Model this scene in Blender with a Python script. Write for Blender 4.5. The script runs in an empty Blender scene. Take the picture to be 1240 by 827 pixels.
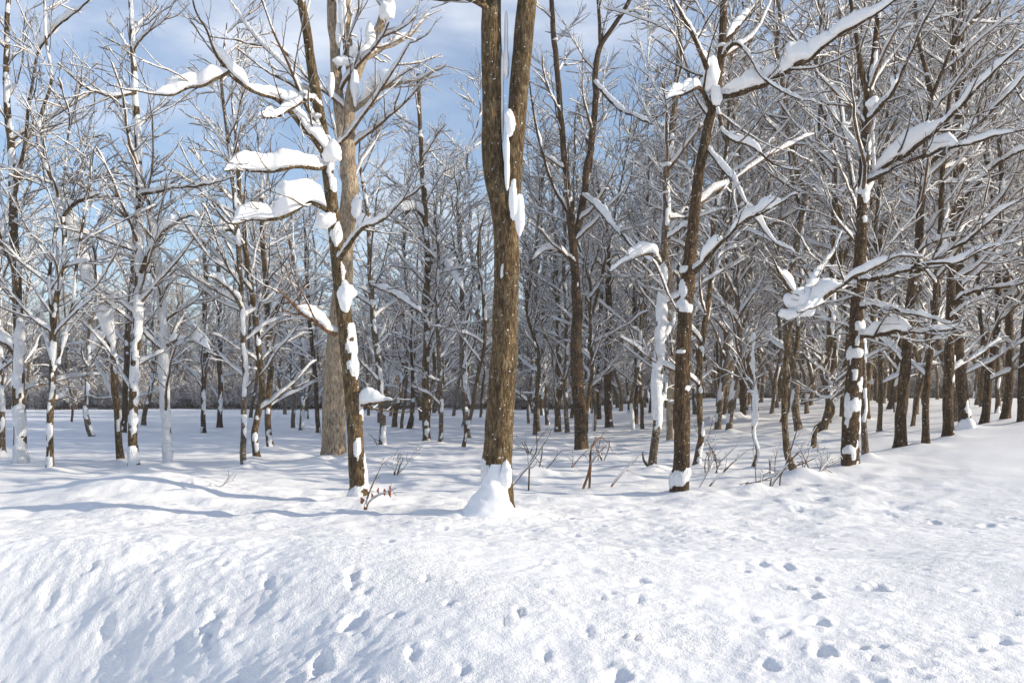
import bpy, math, random
import numpy as np

SEED = 11
rng = np.random.default_rng(SEED)
random.seed(SEED)
scene = bpy.context.scene
COL = scene.collection

# ------------------------------------------------------------------ camera model
F = 1205.0          # focal length in photo pixels (photo 1240 x 827)
HX, HY = 620.0, 482.0
CAMZ = 1.7
SUN_EL = math.radians(22.5)
SUN_AZ = math.radians(-8)      # measured from +X towards +Y
SUN_DIR = np.array([math.cos(SUN_EL)*math.cos(SUN_AZ), math.cos(SUN_EL)*math.sin(SUN_AZ), math.sin(SUN_EL)])
WIND = np.array([0.55, -0.83, 0.0])


def at(px, py, Y):
    return np.array([(px-HX)/F*Y, Y, CAMZ+(HY-py)/F*Y])


# ------------------------------------------------------------------ noise
def _h(ix, iy, iz):
    n = (ix*374761393 + iy*668265263 + iz*2147483647 + 1013904223) & 0xffffffff
    n = ((n ^ (n >> 13))*1274126177) & 0xffffffff
    n = n ^ (n >> 16)
    return (n & 0xffff)/32767.5-1.0


def noise3(x, y, z):
    x, y, z = np.broadcast_arrays(np.asarray(x, float), np.asarray(y, float), np.asarray(z, float))
    fx, fy, fz = np.floor(x), np.floor(y), np.floor(z)
    ix, iy, iz = fx.astype(np.int64), fy.astype(np.int64), fz.astype(np.int64)
    u, v, w = x-fx, y-fy, z-fz
    u = u*u*(3-2*u); v = v*v*(3-2*v); w = w*w*(3-2*w)
    def L(a, b, t): return a+(b-a)*t
    return L(L(L(_h(ix, iy, iz), _h(ix+1, iy, iz), u), L(_h(ix, iy+1, iz), _h(ix+1, iy+1, iz), u), v),
             L(L(_h(ix, iy, iz+1), _h(ix+1, iy, iz+1), u), L(_h(ix, iy+1, iz+1), _h(ix+1, iy+1, iz+1), u), v), w)


def noise2(x, y, k=0):
    x, y = np.broadcast_arrays(np.asarray(x, float), np.asarray(y, float))
    fx, fy = np.floor(x), np.floor(y)
    ix, iy = fx.astype(np.int64), fy.astype(np.int64)
    u, v = x-fx, y-fy
    u = u*u*u*(u*(u*6-15)+10); v = v*v*v*(v*(v*6-15)+10)
    kk = np.int64(k*7919+3)
    a = _h(ix, iy, kk); b = _h(ix+1, iy, kk); c = _h(ix, iy+1, kk); d = _h(ix+1, iy+1, kk)
    return (a+(b-a)*u)*(1-v)+(c+(d-c)*u)*v


def ss(a, b, x):
    t = np.clip((np.asarray(x, float)-a)/(b-a), 0, 1)
    return t*t*(3-2*t)


def softplus(x, k=0.6):
    return k*np.log1p(np.exp(np.clip(np.asarray(x, float)/k, -40, 40)))


# ------------------------------------------------------------------ terrain
def height(x, y):
    x = np.asarray(x, float); y = np.asarray(y, float)
    z = 0.9*ss(28, 110, y)
    right = np.minimum(0.1*softplus(x-4.2, 1.2), 1.25)*ss(11, 23, y)
    z = z+right*(1-0.5*ss(60, 110, y))
    # ploughed bank in the foreground
    dy = y-8.4-0.15*np.sin(x*0.7+1)
    bank = np.where(dy < 0, np.exp(-(dy/3.6)**2), np.exp(-(dy/1.9)**2))
    z = z+bank*(0.50-0.22*ss(-1.0, 3.5, x)-0.08*ss(-3, -7, x))
    # falling away to the near left
    d = (-(x+2.0)*0.906-(y-8.3)*0.42)
    z = z-0.68*softplus(d, 0.40)*ss(8.6, 6.0, y)*ss(-9, -5, x)
    # low mound in front of the birches
    z = z+0.40*np.exp(-((x+6.4)/1.7)**2-((y-17.3)/1.5)**2)
    z = z+0.05*noise2(x*0.35, y*0.35, 1)+0.03*noise2(x*0.9, y*0.9, 2)
    z = z+0.5*ss(2, -30, y)*0
    return z


def hit(px, py):
    Y = np.concatenate([np.arange(3, 40, 0.02), np.arange(40, 160, 0.1)])
    X = (px-HX)/F*Y
    Z = CAMZ+(HY-py)/F*Y
    b = np.nonzero(Z < height(X, Y))[0]
    i = b[0] if len(b) else len(Y)-1
    return np.array([X[i], Y[i], float(height(X[i], Y[i]))])


COLLARS = []       # (x, y, radius, height, skew x)
PRINTS = []        # (x, y, rx, ry, rot, depth)


def detail(x, y):
    x = np.asarray(x, float); y = np.asarray(y, float)
    near = ss(24, 12, y)
    left = ss(0.3, -1.6, x+(y-6)*0.42)*ss(10.5, 8.0, y)
    c, s = math.cos(0.9), math.sin(0.9)
    a = x*c+y*s; b = -x*s+y*c
    r = 0.009*noise2(x*4, y*4, 3)+0.006*noise2(x*9, y*9, 4)+0.0055*noise2(x*19, y*19, 5)
    z = r*near*(0.75+0.5*ss(-.3, .5, noise2(x*.8, y*.8, 6)))
    rough = 0.012*noise2(a*2.2, b*2.6, 7)+0.007*noise2(a*7, b*8, 8)+0.009*noise2(a*15, b*17, 9)+0.005*noise2(a*27, b*29, 19)
    rough = rough+0.05*np.minimum(0, noise2(x*2.1, y*2.1, 10)+0.15)
    z = z+rough*left
    z = z+(0.035*noise2(x*1.7, y*1.7, 12)+.02*noise2(x*3.9, y*3.9, 13)+.05*np.maximum(0, noise2(x*2.3, y*2.3, 14)-.35))*ss(10, 15, y)*ss(70, 35, y)*ss(9, 4, x-(y-14)*.35)
    for (cx, cy, rad, h, skew) in COLLARS:
        m = (np.abs(x-cx) < rad*3.2) & (np.abs(y-cy) < rad*3.2)
        if not m.any():
            continue
        dx = x[m]-cx-skew; dyy = y[m]-cy
        z[m] += h*np.exp(-((dx*dx+dyy*dyy)/(rad*rad)))*(1+0.25*noise2(x[m]*5, y[m]*5, 21))
    for (cx, cy, rx, ry, rot, dep) in PRINTS:
        R = max(rx, ry)*2.2
        m = (np.abs(x-cx) < R) & (np.abs(y-cy) < R)
        if not m.any():
            continue
        dx = x[m]-cx; dyy = y[m]-cy
        u = (dx*math.cos(rot)+dyy*math.sin(rot))/rx; v = (-dx*math.sin(rot)+dyy*math.cos(rot))/ry
        q = np.sqrt(u*u+v*v)+0.42*noise2(x[m]*7+cx, y[m]*7, 22)+.30*noise2(x[m]*20, y[m]*20, 23)
        z[m] += -.62*dep*ss(1.15, 0.1, q)+0.15*dep*np.exp(-((q-1.25)/0.28)**2)
    return z


# ------------------------------------------------------------------ mesh buffers
class Buf:
    def __init__(s):
        s.v = []; s.f = []; s.a = []; s.n = 0

    def add(s, v, f, a):
        s.v.append(v); s.f.append(f+s.n); s.a.append(a); s.n += len(v)

    def arrays(s):
        return np.concatenate(s.v), np.concatenate(s.f), np.concatenate(s.a)

    def mesh(s, name, mat, origin=(0, 0, 0)):
        v, f, a = s.arrays()
        return mesh_from(name, v-np.asarray(origin), f, mat, a)


def mesh_from(name, v, f, mat, a=None):
    me = bpy.data.meshes.new(name)
    me.vertices.add(len(v))
    me.vertices.foreach_set('co', np.ascontiguousarray(v, dtype=np.float32).ravel())
    me.loops.add(f.size)
    me.loops.foreach_set('vertex_index', f.astype(np.int32).ravel())
    me.polygons.add(len(f))
    me.polygons.foreach_set('loop_start', (np.arange(len(f))*4).astype(np.int32))
    me.polygons.foreach_set('loop_total', np.full(len(f), 4, np.int32))
    me.polygons.foreach_set('use_smooth', np.ones(len(f), bool))
    if a is not None:
        at_ = me.attributes.new('snow', 'FLOAT', 'POINT')
        at_.data.foreach_set('value', a.astype(np.float32))
    me.materials.append(mat)
    me.update(calc_edges=True)
    return me


def grid_faces(N, n, k, wrap=True):
    """N tubes of n rings with k sides"""
    i = np.arange(N)[:, None, None]*n*k
    j = np.arange(n-1)[None, :, None]*k
    q = np.arange(k)[None, None, :]
    q2 = (q+1) % k
    f = np.stack([i+j+q, i+j+q2, i+j+k+q2, i+j+k+q], -1)
    return f.reshape(-1, 4)


def unit(v):
    return v/np.maximum(np.linalg.norm(v, axis=-1, keepdims=True), 1e-9)


Z = np.array([0, 0, 1.0])


def tubes(buf, P, R, k, snowh):
    """branches; snow lies on their upper side"""
    if len(P) == 0:
        return
    N, n, _ = P.shape
    T = unit(np.gradient(P, axis=1))
    hz = np.sqrt(T[..., 0]**2+T[..., 1]**2)
    U = unit(np.cross(T, Z)+np.array([2e-2, 1e-2, 0]))
    V = np.cross(U, T)
    sh = snowh*ss(0.2, 0.75, hz)
    ang = -math.pi/2+2*math.pi*np.arange(k)/k
    ca = np.cos(ang)[None, None, :, None]; sa = np.sin(ang)[None, None, :, None]
    up = np.clip((sa+0.2)/1.2, 0, 1)
    Rr = R[..., None, None]; S = sh[..., None, None]
    off = ca*U[:, :, None]*(Rr+0.45*S*up**.5)+sa*V[:, :, None]*Rr+up*S*Z
    v = (P[:, :, None]+off).reshape(-1, 3)
    a = np.clip((sa[..., 0]+0.35)*2, 0, 1)*np.clip(sh[..., None]/(0.25*R[..., None]+0.002), 0, 1)
    buf.add(v, grid_faces(N, n, k), np.broadcast_to(a, (N, n, k)).reshape(-1))


def spline(pts, ds):
    """Catmull-Rom through points (m,d), about ds apart in the first three coordinates"""
    p = np.asarray(pts, float)
    p = np.vstack([2*p[0]-p[1], p, 2*p[-1]-p[-2]])
    out = []
    for i in range(1, len(p)-2):
        L = np.linalg.norm(p[i+1, :3]-p[i, :3])
        m = max(2, int(L/ds))
        t = np.linspace(0, 1, m, endpoint=False)[:, None]
        a, b, c, d = p[i-1], p[i], p[i+1], p[i+2]
        out.append(0.5*(2*b+(c-a)*t+(2*a-5*b+4*c-d)*t*t+(3*b-a-3*c+d)*t**3))
    out.append(p[-2][None])
    return np.vstack(out)


def trunk_tube(buf, P, R, k=14, plaster=0.3, seed=0.0, bumpy=0.05, flare=0.35, base_z=None, plaster_top=1.0, scale=1.0, patches=()):
    """a stem with wind-plastered snow patches standing proud of the bark"""
    n = len(P)
    T = unit(np.gradient(P, axis=0))
    u = unit(np.cross(T[0], np.array([0.0, 1, 0])))
    Us = []
    for i in range(n):
        u = unit(u-T[i]*np.dot(u, T[i])); Us.append(u)
    U = np.array(Us); V = np.cross(T, U)
    ang = 2*math.pi*np.arange(k)/k
    D = np.cos(ang)[None, :, None]*U[:, None]+np.sin(ang)[None, :, None]*V[:, None]
    h = (P[:, 2]-(P[0, 2] if base_z is None else base_z))
    lob = 1+0.22*np.cos(ang*3+seed)[None]*np.exp(-np.maximum(h, 0)/0.3)[:, None]
    Rf = R*(1+flare*np.exp(-np.maximum(h, 0)/0.22))
    rr = Rf[:, None]*lob
    Q = P[:, None]+D*rr[..., None]
    s = 1.0/np.maximum(R, 0.02)[:, None]
    rr = rr*(1+bumpy*noise3(Q[..., 0]*7+seed, Q[..., 1]*7, Q[..., 2]*3)+0.6*bumpy*noise3(Q[..., 0]*19+seed, Q[..., 1]*19, Q[..., 2]*6))
    # snow mask
    w = D@WIND
    wn = 0.75*noise3(Q[..., 0]*4.5/scale+seed*3, Q[..., 1]*4.5/scale, Q[..., 2]*3.2/scale)+0.45*noise3(Q[..., 0]*13/scale, Q[..., 1]*13/scale+seed, Q[..., 2]*8/scale)
    m = wn+0.75*w+0.9*np.clip(D[..., 2], 0, 1)*1.6+(plaster*2.6-1.75)
    if plaster_top != 1.0:
        m = m-ss(1.5, 5, h)[:, None]*(1-plaster_top)*2
    m = ss(0.0, 0.22, m)
    if plaster <= 0:
        m = m*0
    th = np.minimum(0.22*R+0.008, 0.035)[:, None]
    th = np.broadcast_to(th, m.shape).copy()
    for (px, py, w_, h_) in patches:
        c = at(px, py, P[0, 1]); sc = P[0, 1]/F
        ed = noise3(Q[..., 0]*9, Q[..., 1]*9, Q[..., 2]*6)*.38+noise3(Q[..., 0]*24, Q[..., 1]*24, Q[..., 2]*18)*.22
        Qx = P[:, None, 0]+D[..., 0]*R[:, None]; Qz = P[:, None, 2]+D[..., 2]*0
        e = np.sqrt(((Qx-c[0])/(.5*w_*sc))**2+((Qz-c[2])/(.5*h_*sc))**2)+ed
        pm = ss(1.15, .75, e)*ss(-.15, .35, -D[..., 1]+.35*np.abs(D[..., 0]))
        tk = min(.25*w_*sc, .05)*(.75+.5*ss(1, .2, e))*(1+.3*ed)
        th = np.where(pm > m, tk, th); m = np.maximum(m, pm)
    v = P[:, None]+D*(rr+m*th)[..., None]
    buf.add(v.reshape(-1, 3), grid_faces(1, n, k), m.reshape(-1))


def grow(P, R, per, trange, length, ang, n, ratio, rmax, rmin, trop, wob, r, flat=0.0, lpow=0.55):
    """children of the branches P (N,m,3); everything vectorised"""
    N, m, _ = P.shape
    M = N*per
    idx = np.repeat(np.arange(N), per)
    t = np.tile((np.arange(per)+0.5)/per, N)+r.uniform(-.5, .5, M)/per
    t = trange[0]+(trange[1]-trange[0])*np.clip(t, 0, 1)
    x = t*(m-1); i = np.clip(x.astype(int), 0, m-2); fr = (x-i)[:, None]
    a, b = P[idx, i], P[idx, i+1]
    pos = a*(1-fr)+b*fr
    T = unit(b-a)
    rad = R[idx, i]*(1-fr[:, 0])+R[idx, i+1]*fr[:, 0]
    q = r.normal(size=(M, 3)); q[:, 2] *= 1-flat
    q = unit(q-T*(q*T).sum(1, keepdims=True))
    an = np.radians(r.uniform(ang[0], ang[1], M))[:, None]
    d = unit(np.cos(an)*T+np.sin(an)*q)
    L = r.uniform(length[0], length[1], M)*(1-lpow*t)
    step = (L/(n-1))[:, None]
    out = np.zeros((M, n, 3)); out[:, 0] = pos
    for j in range(1, n):
        d = unit(d+np.array([0, 0, trop])/n+wob*r.normal(size=(M, 3)))
        out[:, j] = out[:, j-1]+d*step
    r0 = np.clip(rad*ratio*r.uniform(.7, 1.1, M), rmin, rmax)
    rr = np.maximum(r0[:, None]*(1-0.7*np.linspace(0, 1, n)[None]**.8), rmin*0.8)
    return out, rr


def snow_on(P, R, a, b, cover, r):
    """snow depth along branches: a + b*radius where it lies, broken by gaps"""
    N, n, _ = P.shape
    s = np.linspace(0, n-1, n)[None]
    w = noise3(P[..., 0]*2.3+5, P[..., 1]*2.3, P[..., 2]*2.3+r.uniform(0, 9, N)[:, None])
    m = ss(0.9-2*cover, 1.3-2*cover, w)
    lump = 0.65+0.7*r.uniform(0, 1, (N, n))
    h = (a+b*R)*m*lump
    h[:, 0] *= 0.8; h[:, -1] *= 0.3
    return h


def blobs(buf, C, S, r):
    """small snow cushions (ellipsoids with uneven outline) at C (N,3), sizes S (N,3)"""
    N = len(C)
    if N == 0:
        return
    nr, k = 7, 9
    th = np.linspace(0.02, math.pi-0.02, nr); ph = 2*math.pi*np.arange(k)/k
    D = np.stack([np.sin(th)[:, None]*np.cos(ph), np.sin(th)[:, None]*np.sin(ph), np.broadcast_to(np.cos(th)[:, None], (nr, k))], -1)
    yaw = r.uniform(0, 6.28, N)
    X = D[None]*S[:, None, None]
    X = np.where(X[..., 2:3] < 0, X*np.array([1, 1, 0.5]), X)
    c, s = np.cos(yaw)[:, None, None], np.sin(yaw)[:, None, None]
    Y = np.stack([X[..., 0]*c-X[..., 1]*s, X[..., 0]*s+X[..., 1]*c, X[..., 2]], -1)
    W = C[:, None, None]+Y
    f = 1/np.maximum(S.mean(1), .02)[:, None, None]
    nz = noise3(W[..., 0]*f*1.1, W[..., 1]*f*1.1, W[..., 2]*f*1.1)
    W = C[:, None, None]+Y*(1+0.28*nz)[..., None]
    buf.add(W.reshape(-1, 3), grid_faces(N, nr, k), np.ones(N*nr*k))


def load_tube(buf, P, th, seed=0.0, k=22, droop=0.12):
    """a thick load of snow lying along the branch P (n,3); th (n) is its depth"""
    n = len(P)
    T = unit(np.gradient(P, axis=0))
    U = unit(np.cross(T, Z)+np.array([1e-3, 0, 0]))
    V = np.cross(U, T); V = unit(V*0.6+Z*0.4)
    ang = 2*math.pi*np.arange(k)/k
    ca, sa = np.cos(ang), np.sin(ang)
    se = np.sign(ca)*np.abs(ca)**0.8
    vert = np.where(sa > 0, np.abs(sa)**.85*0.88+.02, .02+0*sa)
    f = 1/max(th.max(), .05)
    s = np.concatenate([[0], np.cumsum(np.linalg.norm(np.diff(P, axis=0), axis=1))])
    side = .36*(1+.40*noise2(s*f*1.3, s*0+seed, 51))[:, None]
    Q = P[:, None]+U[:, None]*(se[None, :, None]*side[..., None]*th[:, None, None])+V[:, None]*(vert[None, :, None]*th[:, None, None])
    nz = 0.22*noise3(Q[..., 0]*f*.9+seed, Q[..., 1]*f*.9, Q[..., 2]*f*.9)+0.12*noise3(Q[..., 0]*f*3+seed, Q[..., 1]*f*3, Q[..., 2]*f*3)+.06*noise3(Q[..., 0]*f*7+seed, Q[..., 1]*f*7, Q[..., 2]*f*7)
    Q = Q+(Q-P[:, None])*nz[..., None]
    buf.add(Q.reshape(-1, 3), grid_faces(1, n, k), np.ones(n*k))


# ------------------------------------------------------------------ materials
def nodes(name):
    m = bpy.data.materials.new(name); m.use_nodes = True
    nt = m.node_tree; nt.nodes.clear()
    out = nt.nodes.new('ShaderNodeOutputMaterial')
    return m, nt, out


def N_(nt, t, **kw):
    n = nt.nodes.new(t)
    for k, v in kw.items():
        if k in ('operation', 'data_type', 'blend_type', 'noise_dimensions', 'attribute_name', 'interpolation_type', 'feature', 'musgrave_type'):
            setattr(n, k, v)
        else:
            n.inputs[k].default_value = v
    return n


SNOW_COL = (0.90, 0.89, 0.885, 1)


def snow_mat(name, big=False):
    m, nt, out = nodes(name)
    L = nt.links.new
    b = N_(nt, 'ShaderNodeBsdfPrincipled', Roughness=0.65)
    b.inputs['Base Color'].default_value = SNOW_COL
    b.inputs['Specular IOR Level'].default_value = 0.18
    tc = N_(nt, 'ShaderNodeTexCoord')
    src = tc.outputs['Object']
    n1 = N_(nt, 'ShaderNodeTexNoise', Scale=28.0 if big else 34.0, Detail=5.0, Roughness=0.62)
    L(src, n1.inputs['Vector'])
    n2 = N_(nt, 'ShaderNodeTexNoise', Scale=95.0, Detail=2.0, Roughness=0.6)
    L(src, n2.inputs['Vector'])
    add = N_(nt, 'ShaderNodeMath', operation='MULTIPLY_ADD'); add.inputs[1].default_value = 0.45
    L(n2.outputs['Fac'], add.inputs[0]); L(n1.outputs['Fac'], add.inputs[2])
    bu = N_(nt, 'ShaderNodeBump', Strength=0.35 if big else 0.3, Distance=0.035 if big else 0.02)
    if big:
        nb = N_(nt, 'ShaderNodeTexNoise', Scale=0.9, Detail=3.0); L(src, nb.inputs['Vector'])
        rb = N_(nt, 'ShaderNodeMapRange'); rb.inputs[1].default_value = .35; rb.inputs[2].default_value = .65; rb.inputs[3].default_value = .30; rb.inputs[4].default_value = .62
        L(nb.outputs['Fac'], rb.inputs[0]); L(rb.outputs[0], bu.inputs['Strength'])
    L(add.outputs[0], bu.inputs['Height']); L(bu.outputs[0], b.inputs['Normal'])
    L(b.outputs[0], out.inputs[0])
    return m


def bark_mat(name, dark, light, speck=0.55, cut=0.5):
    m, nt, out = nodes(name)
    L = nt.links.new
    tc = N_(nt, 'ShaderNodeTexCoord')
    mp = N_(nt, 'ShaderNodeMapping'); mp.inputs['Scale'].default_value = (1, 1, 0.28)
    L(tc.outputs['Object'], mp.inputs['Vector'])
    n1 = N_(nt, 'ShaderNodeTexNoise', Scale=26.0, Detail=6.0, Roughness=0.65)
    L(mp.outputs[0], n1.inputs['Vector'])
    n3 = N_(nt, 'ShaderNodeTexNoise', Scale=2.2, Detail=3.0)
    L(tc.outputs['Object'], n3.inputs['Vector'])
    cr = N_(nt, 'ShaderNodeValToRGB')
    e = cr.color_ramp.elements
    e[0].position = 0.36; e[0].color = (*[c*0.35 for c in dark], 1)
    e[1].position = 0.68; e[1].color = (*light, 1)
    k = cr.color_ramp.elements.new(0.5); k.color = (*dark, 1)
    L(n1.outputs['Fac'], cr.inputs['Fac'])
    mx = N_(nt, 'ShaderNodeMix', data_type='RGBA', blend_type='MULTIPLY'); mx.inputs[0].default_value = 0.55
    r2 = N_(nt, 'ShaderNodeValToRGB'); r2.color_ramp.elements[0].position = 0.3; r2.color_ramp.elements[1].position = 0.65
    r2.color_ramp.elements[0].color = (0.45, 0.43, 0.4, 1); r2.color_ramp.elements[1].color = (1.25, 1.2, 1.1, 1)
    L(n3.outputs['Fac'], r2.inputs['Fac'])
    L(cr.outputs[0], mx.inputs[6]); L(r2.outputs[0], mx.inputs[7])
    nl = N_(nt, 'ShaderNodeTexNoise', Scale=5.5, Detail=6.0, Roughness=0.7)
    L(tc.outputs['Object'], nl.inputs['Vector'])
    lr = N_(nt, 'ShaderNodeMapRange', interpolation_type='SMOOTHSTEP')
    lr.inputs[1].default_value = .54; lr.inputs[2].default_value = .66; lr.inputs[4].default_value = .5
    L(nl.outputs['Fac'], lr.inputs[0])
    ml = N_(nt, 'ShaderNodeMix', data_type='RGBA')
    ml.inputs[7].default_value = (light[0]*.95, light[1]*1.1, light[2]*1.2, 1)
    L(lr.outputs[0], ml.inputs[0]); L(mx.outputs[2], ml.inputs[6])
    mx = ml
    # snow: where the surface carries it, plus small flecks caught in the bark
    at_ = N_(nt, 'ShaderNodeAttribute', attribute_name='snow')
    ne = N_(nt, 'ShaderNodeTexNoise', Scale=30.0, Detail=3.0)
    L(tc.outputs['Object'], ne.inputs['Vector'])
    ma = N_(nt, 'ShaderNodeMath', operation='MULTIPLY_ADD'); ma.inputs[1].default_value = 0.55
    L(ne.outputs['Fac'], ma.inputs[0]); L(at_.outputs['Fac'], ma.inputs[2])
    st = N_(nt, 'ShaderNodeMapRange', interpolation_type='SMOOTHSTEP')
    st.inputs[1].default_value = cut+0.22; st.inputs[2].default_value = cut+0.36
    L(ma.outputs[0], st.inputs[0])
    nf = N_(nt, 'ShaderNodeTexNoise', Scale=21.0, Detail=4.0, Roughness=0.7)
    L(tc.outputs['Object'], nf.inputs['Vector'])
    sf = N_(nt, 'ShaderNodeMapRange', interpolation_type='SMOOTHSTEP')
    sf.inputs[1].default_value = speck+0.11; sf.inputs[2].default_value = speck+0.15
    L(nf.outputs['Fac'], sf.inputs[0])
    mm = N_(nt, 'ShaderNodeMath', operation='MAXIMUM')
    L(st.outputs[0], mm.inputs[0]); L(sf.outputs[0], mm.inputs[1])
    mc = N_(nt, 'ShaderNodeMix', data_type='RGBA'); mc.inputs[7].default_value = SNOW_COL
    L(mm.outputs[0], mc.inputs[0]); L(mx.outputs[2], mc.inputs[6])
    b = N_(nt, 'ShaderNodeBsdfPrincipled', Roughness=0.85)
    b.inputs['Specular IOR Level'].default_value = 0.2
    L(mc.outputs[2], b.inputs['Base Color'])
    bu = N_(nt, 'ShaderNodeBump', Strength=1.0, Distance=0.025)
    mp2 = N_(nt, 'ShaderNodeMapping'); mp2.inputs['Scale'].default_value = (1, 1, 0.16)
    L(tc.outputs['Object'], mp2.inputs['Vector'])
    nv = N_(nt, 'ShaderNodeTexVoronoi', Scale=34.0); nv.feature = 'DISTANCE_TO_EDGE'
    L(mp2.outputs[0], nv.inputs['Vector'])
    vr = N_(nt, 'ShaderNodeMapRange'); vr.inputs[2].default_value = .22
    L(nv.outputs['Distance'], vr.inputs[0])
    ad = N_(nt, 'ShaderNodeMath', operation='MULTIPLY_ADD'); ad.inputs[1].default_value = .5
    L(vr.outputs[0], ad.inputs[0]); L(n1.outputs['Fac'], ad.inputs[2])
    L(ad.outputs[0], bu.inputs['Height']); L(bu.outputs[0], b.inputs['Normal'])
    L(b.outputs[0], out.inputs[0])
    return m


M_SNOW = snow_mat('snow')
M_GROUND = snow_mat('snow_ground', True)
M_BROWN = bark_mat('bark_brown', (0.115, 0.076, 0.037), (0.27, 0.19, 0.105), 0.53)
M_DARK = bark_mat('bark_dark', (0.080, 0.048, 0.024), (0.17, 0.11, 0.058), 0.53)
M_PALE = bark_mat('bark_pale', (0.42, 0.32, 0.225), (0.60, 0.475, 0.35), 0.60)
M_GREY = bark_mat('bark_grey', (0.15, 0.108, 0.07), (0.28, 0.21, 0.145), 0.50)
M_TWIG = bark_mat('bark_twig', (0.15, 0.092, 0.052), (0.29, 0.185, 0.105), 0.62, cut=0.45)
M_FAR = bark_mat('bark_far_wood', (0.21, 0.145, 0.11), (0.36, 0.265, 0.20), 0.60, cut=0.45)
M_RED = bark_mat('bark_reddish', (0.22, 0.12, 0.07), (0.34, 0.20, 0.12), 0.60)


def leaf_mat():
    m, nt, out = nodes('dry_leaf')
    b = N_(nt, 'ShaderNodeBsdfPrincipled', Roughness=0.7)
    b.inputs['Base Color'].default_value = (0.30, 0.09, 0.03, 1)
    nt.links.new(b.outputs[0], out.inputs[0])
    return m


M_LEAF = leaf_mat()
BARK = dict(brown=M_BROWN, dark=M_DARK, pale=M_PALE, grey=M_GREY, twig=M_TWIG, red=M_RED)


# ------------------------------------------------------------------ objects
def empty(name, loc, label=None, cat=None, group=None):
    o = bpy.data.objects.new(name, None); COL.objects.link(o)
    o.location = loc; o.empty_display_size = 0.3
    if label: o['label'] = label
    if cat: o['category'] = cat
    if group: o['group'] = group
    return o


def part(name, buf, mat, parent, origin):
    me = buf.mesh(name, mat, origin)
    o = bpy.data.objects.new(name, me); COL.objects.link(o)
    o.parent = parent
    return o


def top(name, me, **props):
    o = bpy.data.objects.new(name, me); COL.objects.link(o)
    for k, v in props.items():
        o[k] = v
    return o


# ------------------------------------------------------------------ tree building
G_TREES = 'bare snow-covered trees'


def stem_path(pts, Y, ext=None, dyn=0.0, seed=0, ds=0.06, zb=None, lean=0.0, wobs=1.0):
    """photo points (px, py, width px) at distance Y -> (n,4) path with radius; ext = metres of height above ground"""
    r = np.random.default_rng(1000+seed)
    q = []
    for i, (px, py, w) in enumerate(pts):
        yy = Y+lean*i/(len(pts)-1)+(dyn*r.normal() if 0 < i else 0)
        p = at(px, py, yy)
        q.append([*p, 0.5*w/F*yy])
    q = np.array(q)
    if zb is not None:
        q[0, 2] = min(q[0, 2], zb-0.08)
    if ext:
        d = unit(q[-1, :3]-q[-2, :3]); p = q[-1].copy(); z0 = q[0, 2]
        rem = ext-(p[2]-z0)
        if rem > 0.6:
            m = max(2, int(rem/0.9)); r0 = p[3]
            for j in range(1, m+1):
                d = unit(d+np.array([0, 0, .12])+0.10*r.normal(size=3))
                p = p.copy(); p[:3] += d*rem/m
                p[3] = r0*(1-j/m)**.8+0.012
                q = np.vstack([q, p])
    s = spline(q, ds)
    h = np.arange(len(s))*ds
    wob = np.stack([noise2(h*0.9, seed*3.1+0*h, 31), noise2(h*0.9, seed*3.1+0*h, 32)], -1)*0.25+np.stack([noise2(h*2.7, seed*3.1+0*h, 33), noise2(h*2.7, seed*3.1+0*h, 34)], -1)*0.12
    s[:, :2] += wobs*wob*np.minimum(s[:, 3:4], .12)*1.4*ss(0, 1.2, h)[:, None]
    s[:, 3] = np.maximum(s[:, 3]*.90, 0.008)
    return s


def resample(s, n):
    L = np.concatenate([[0], np.cumsum(np.linalg.norm(np.diff(s[:, :3], axis=0), axis=1))])
    t = np.linspace(0, L[-1], n)
    return np.stack([np.interp(t, L, s[:, k]) for k in range(s.shape[1])], -1)


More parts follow.
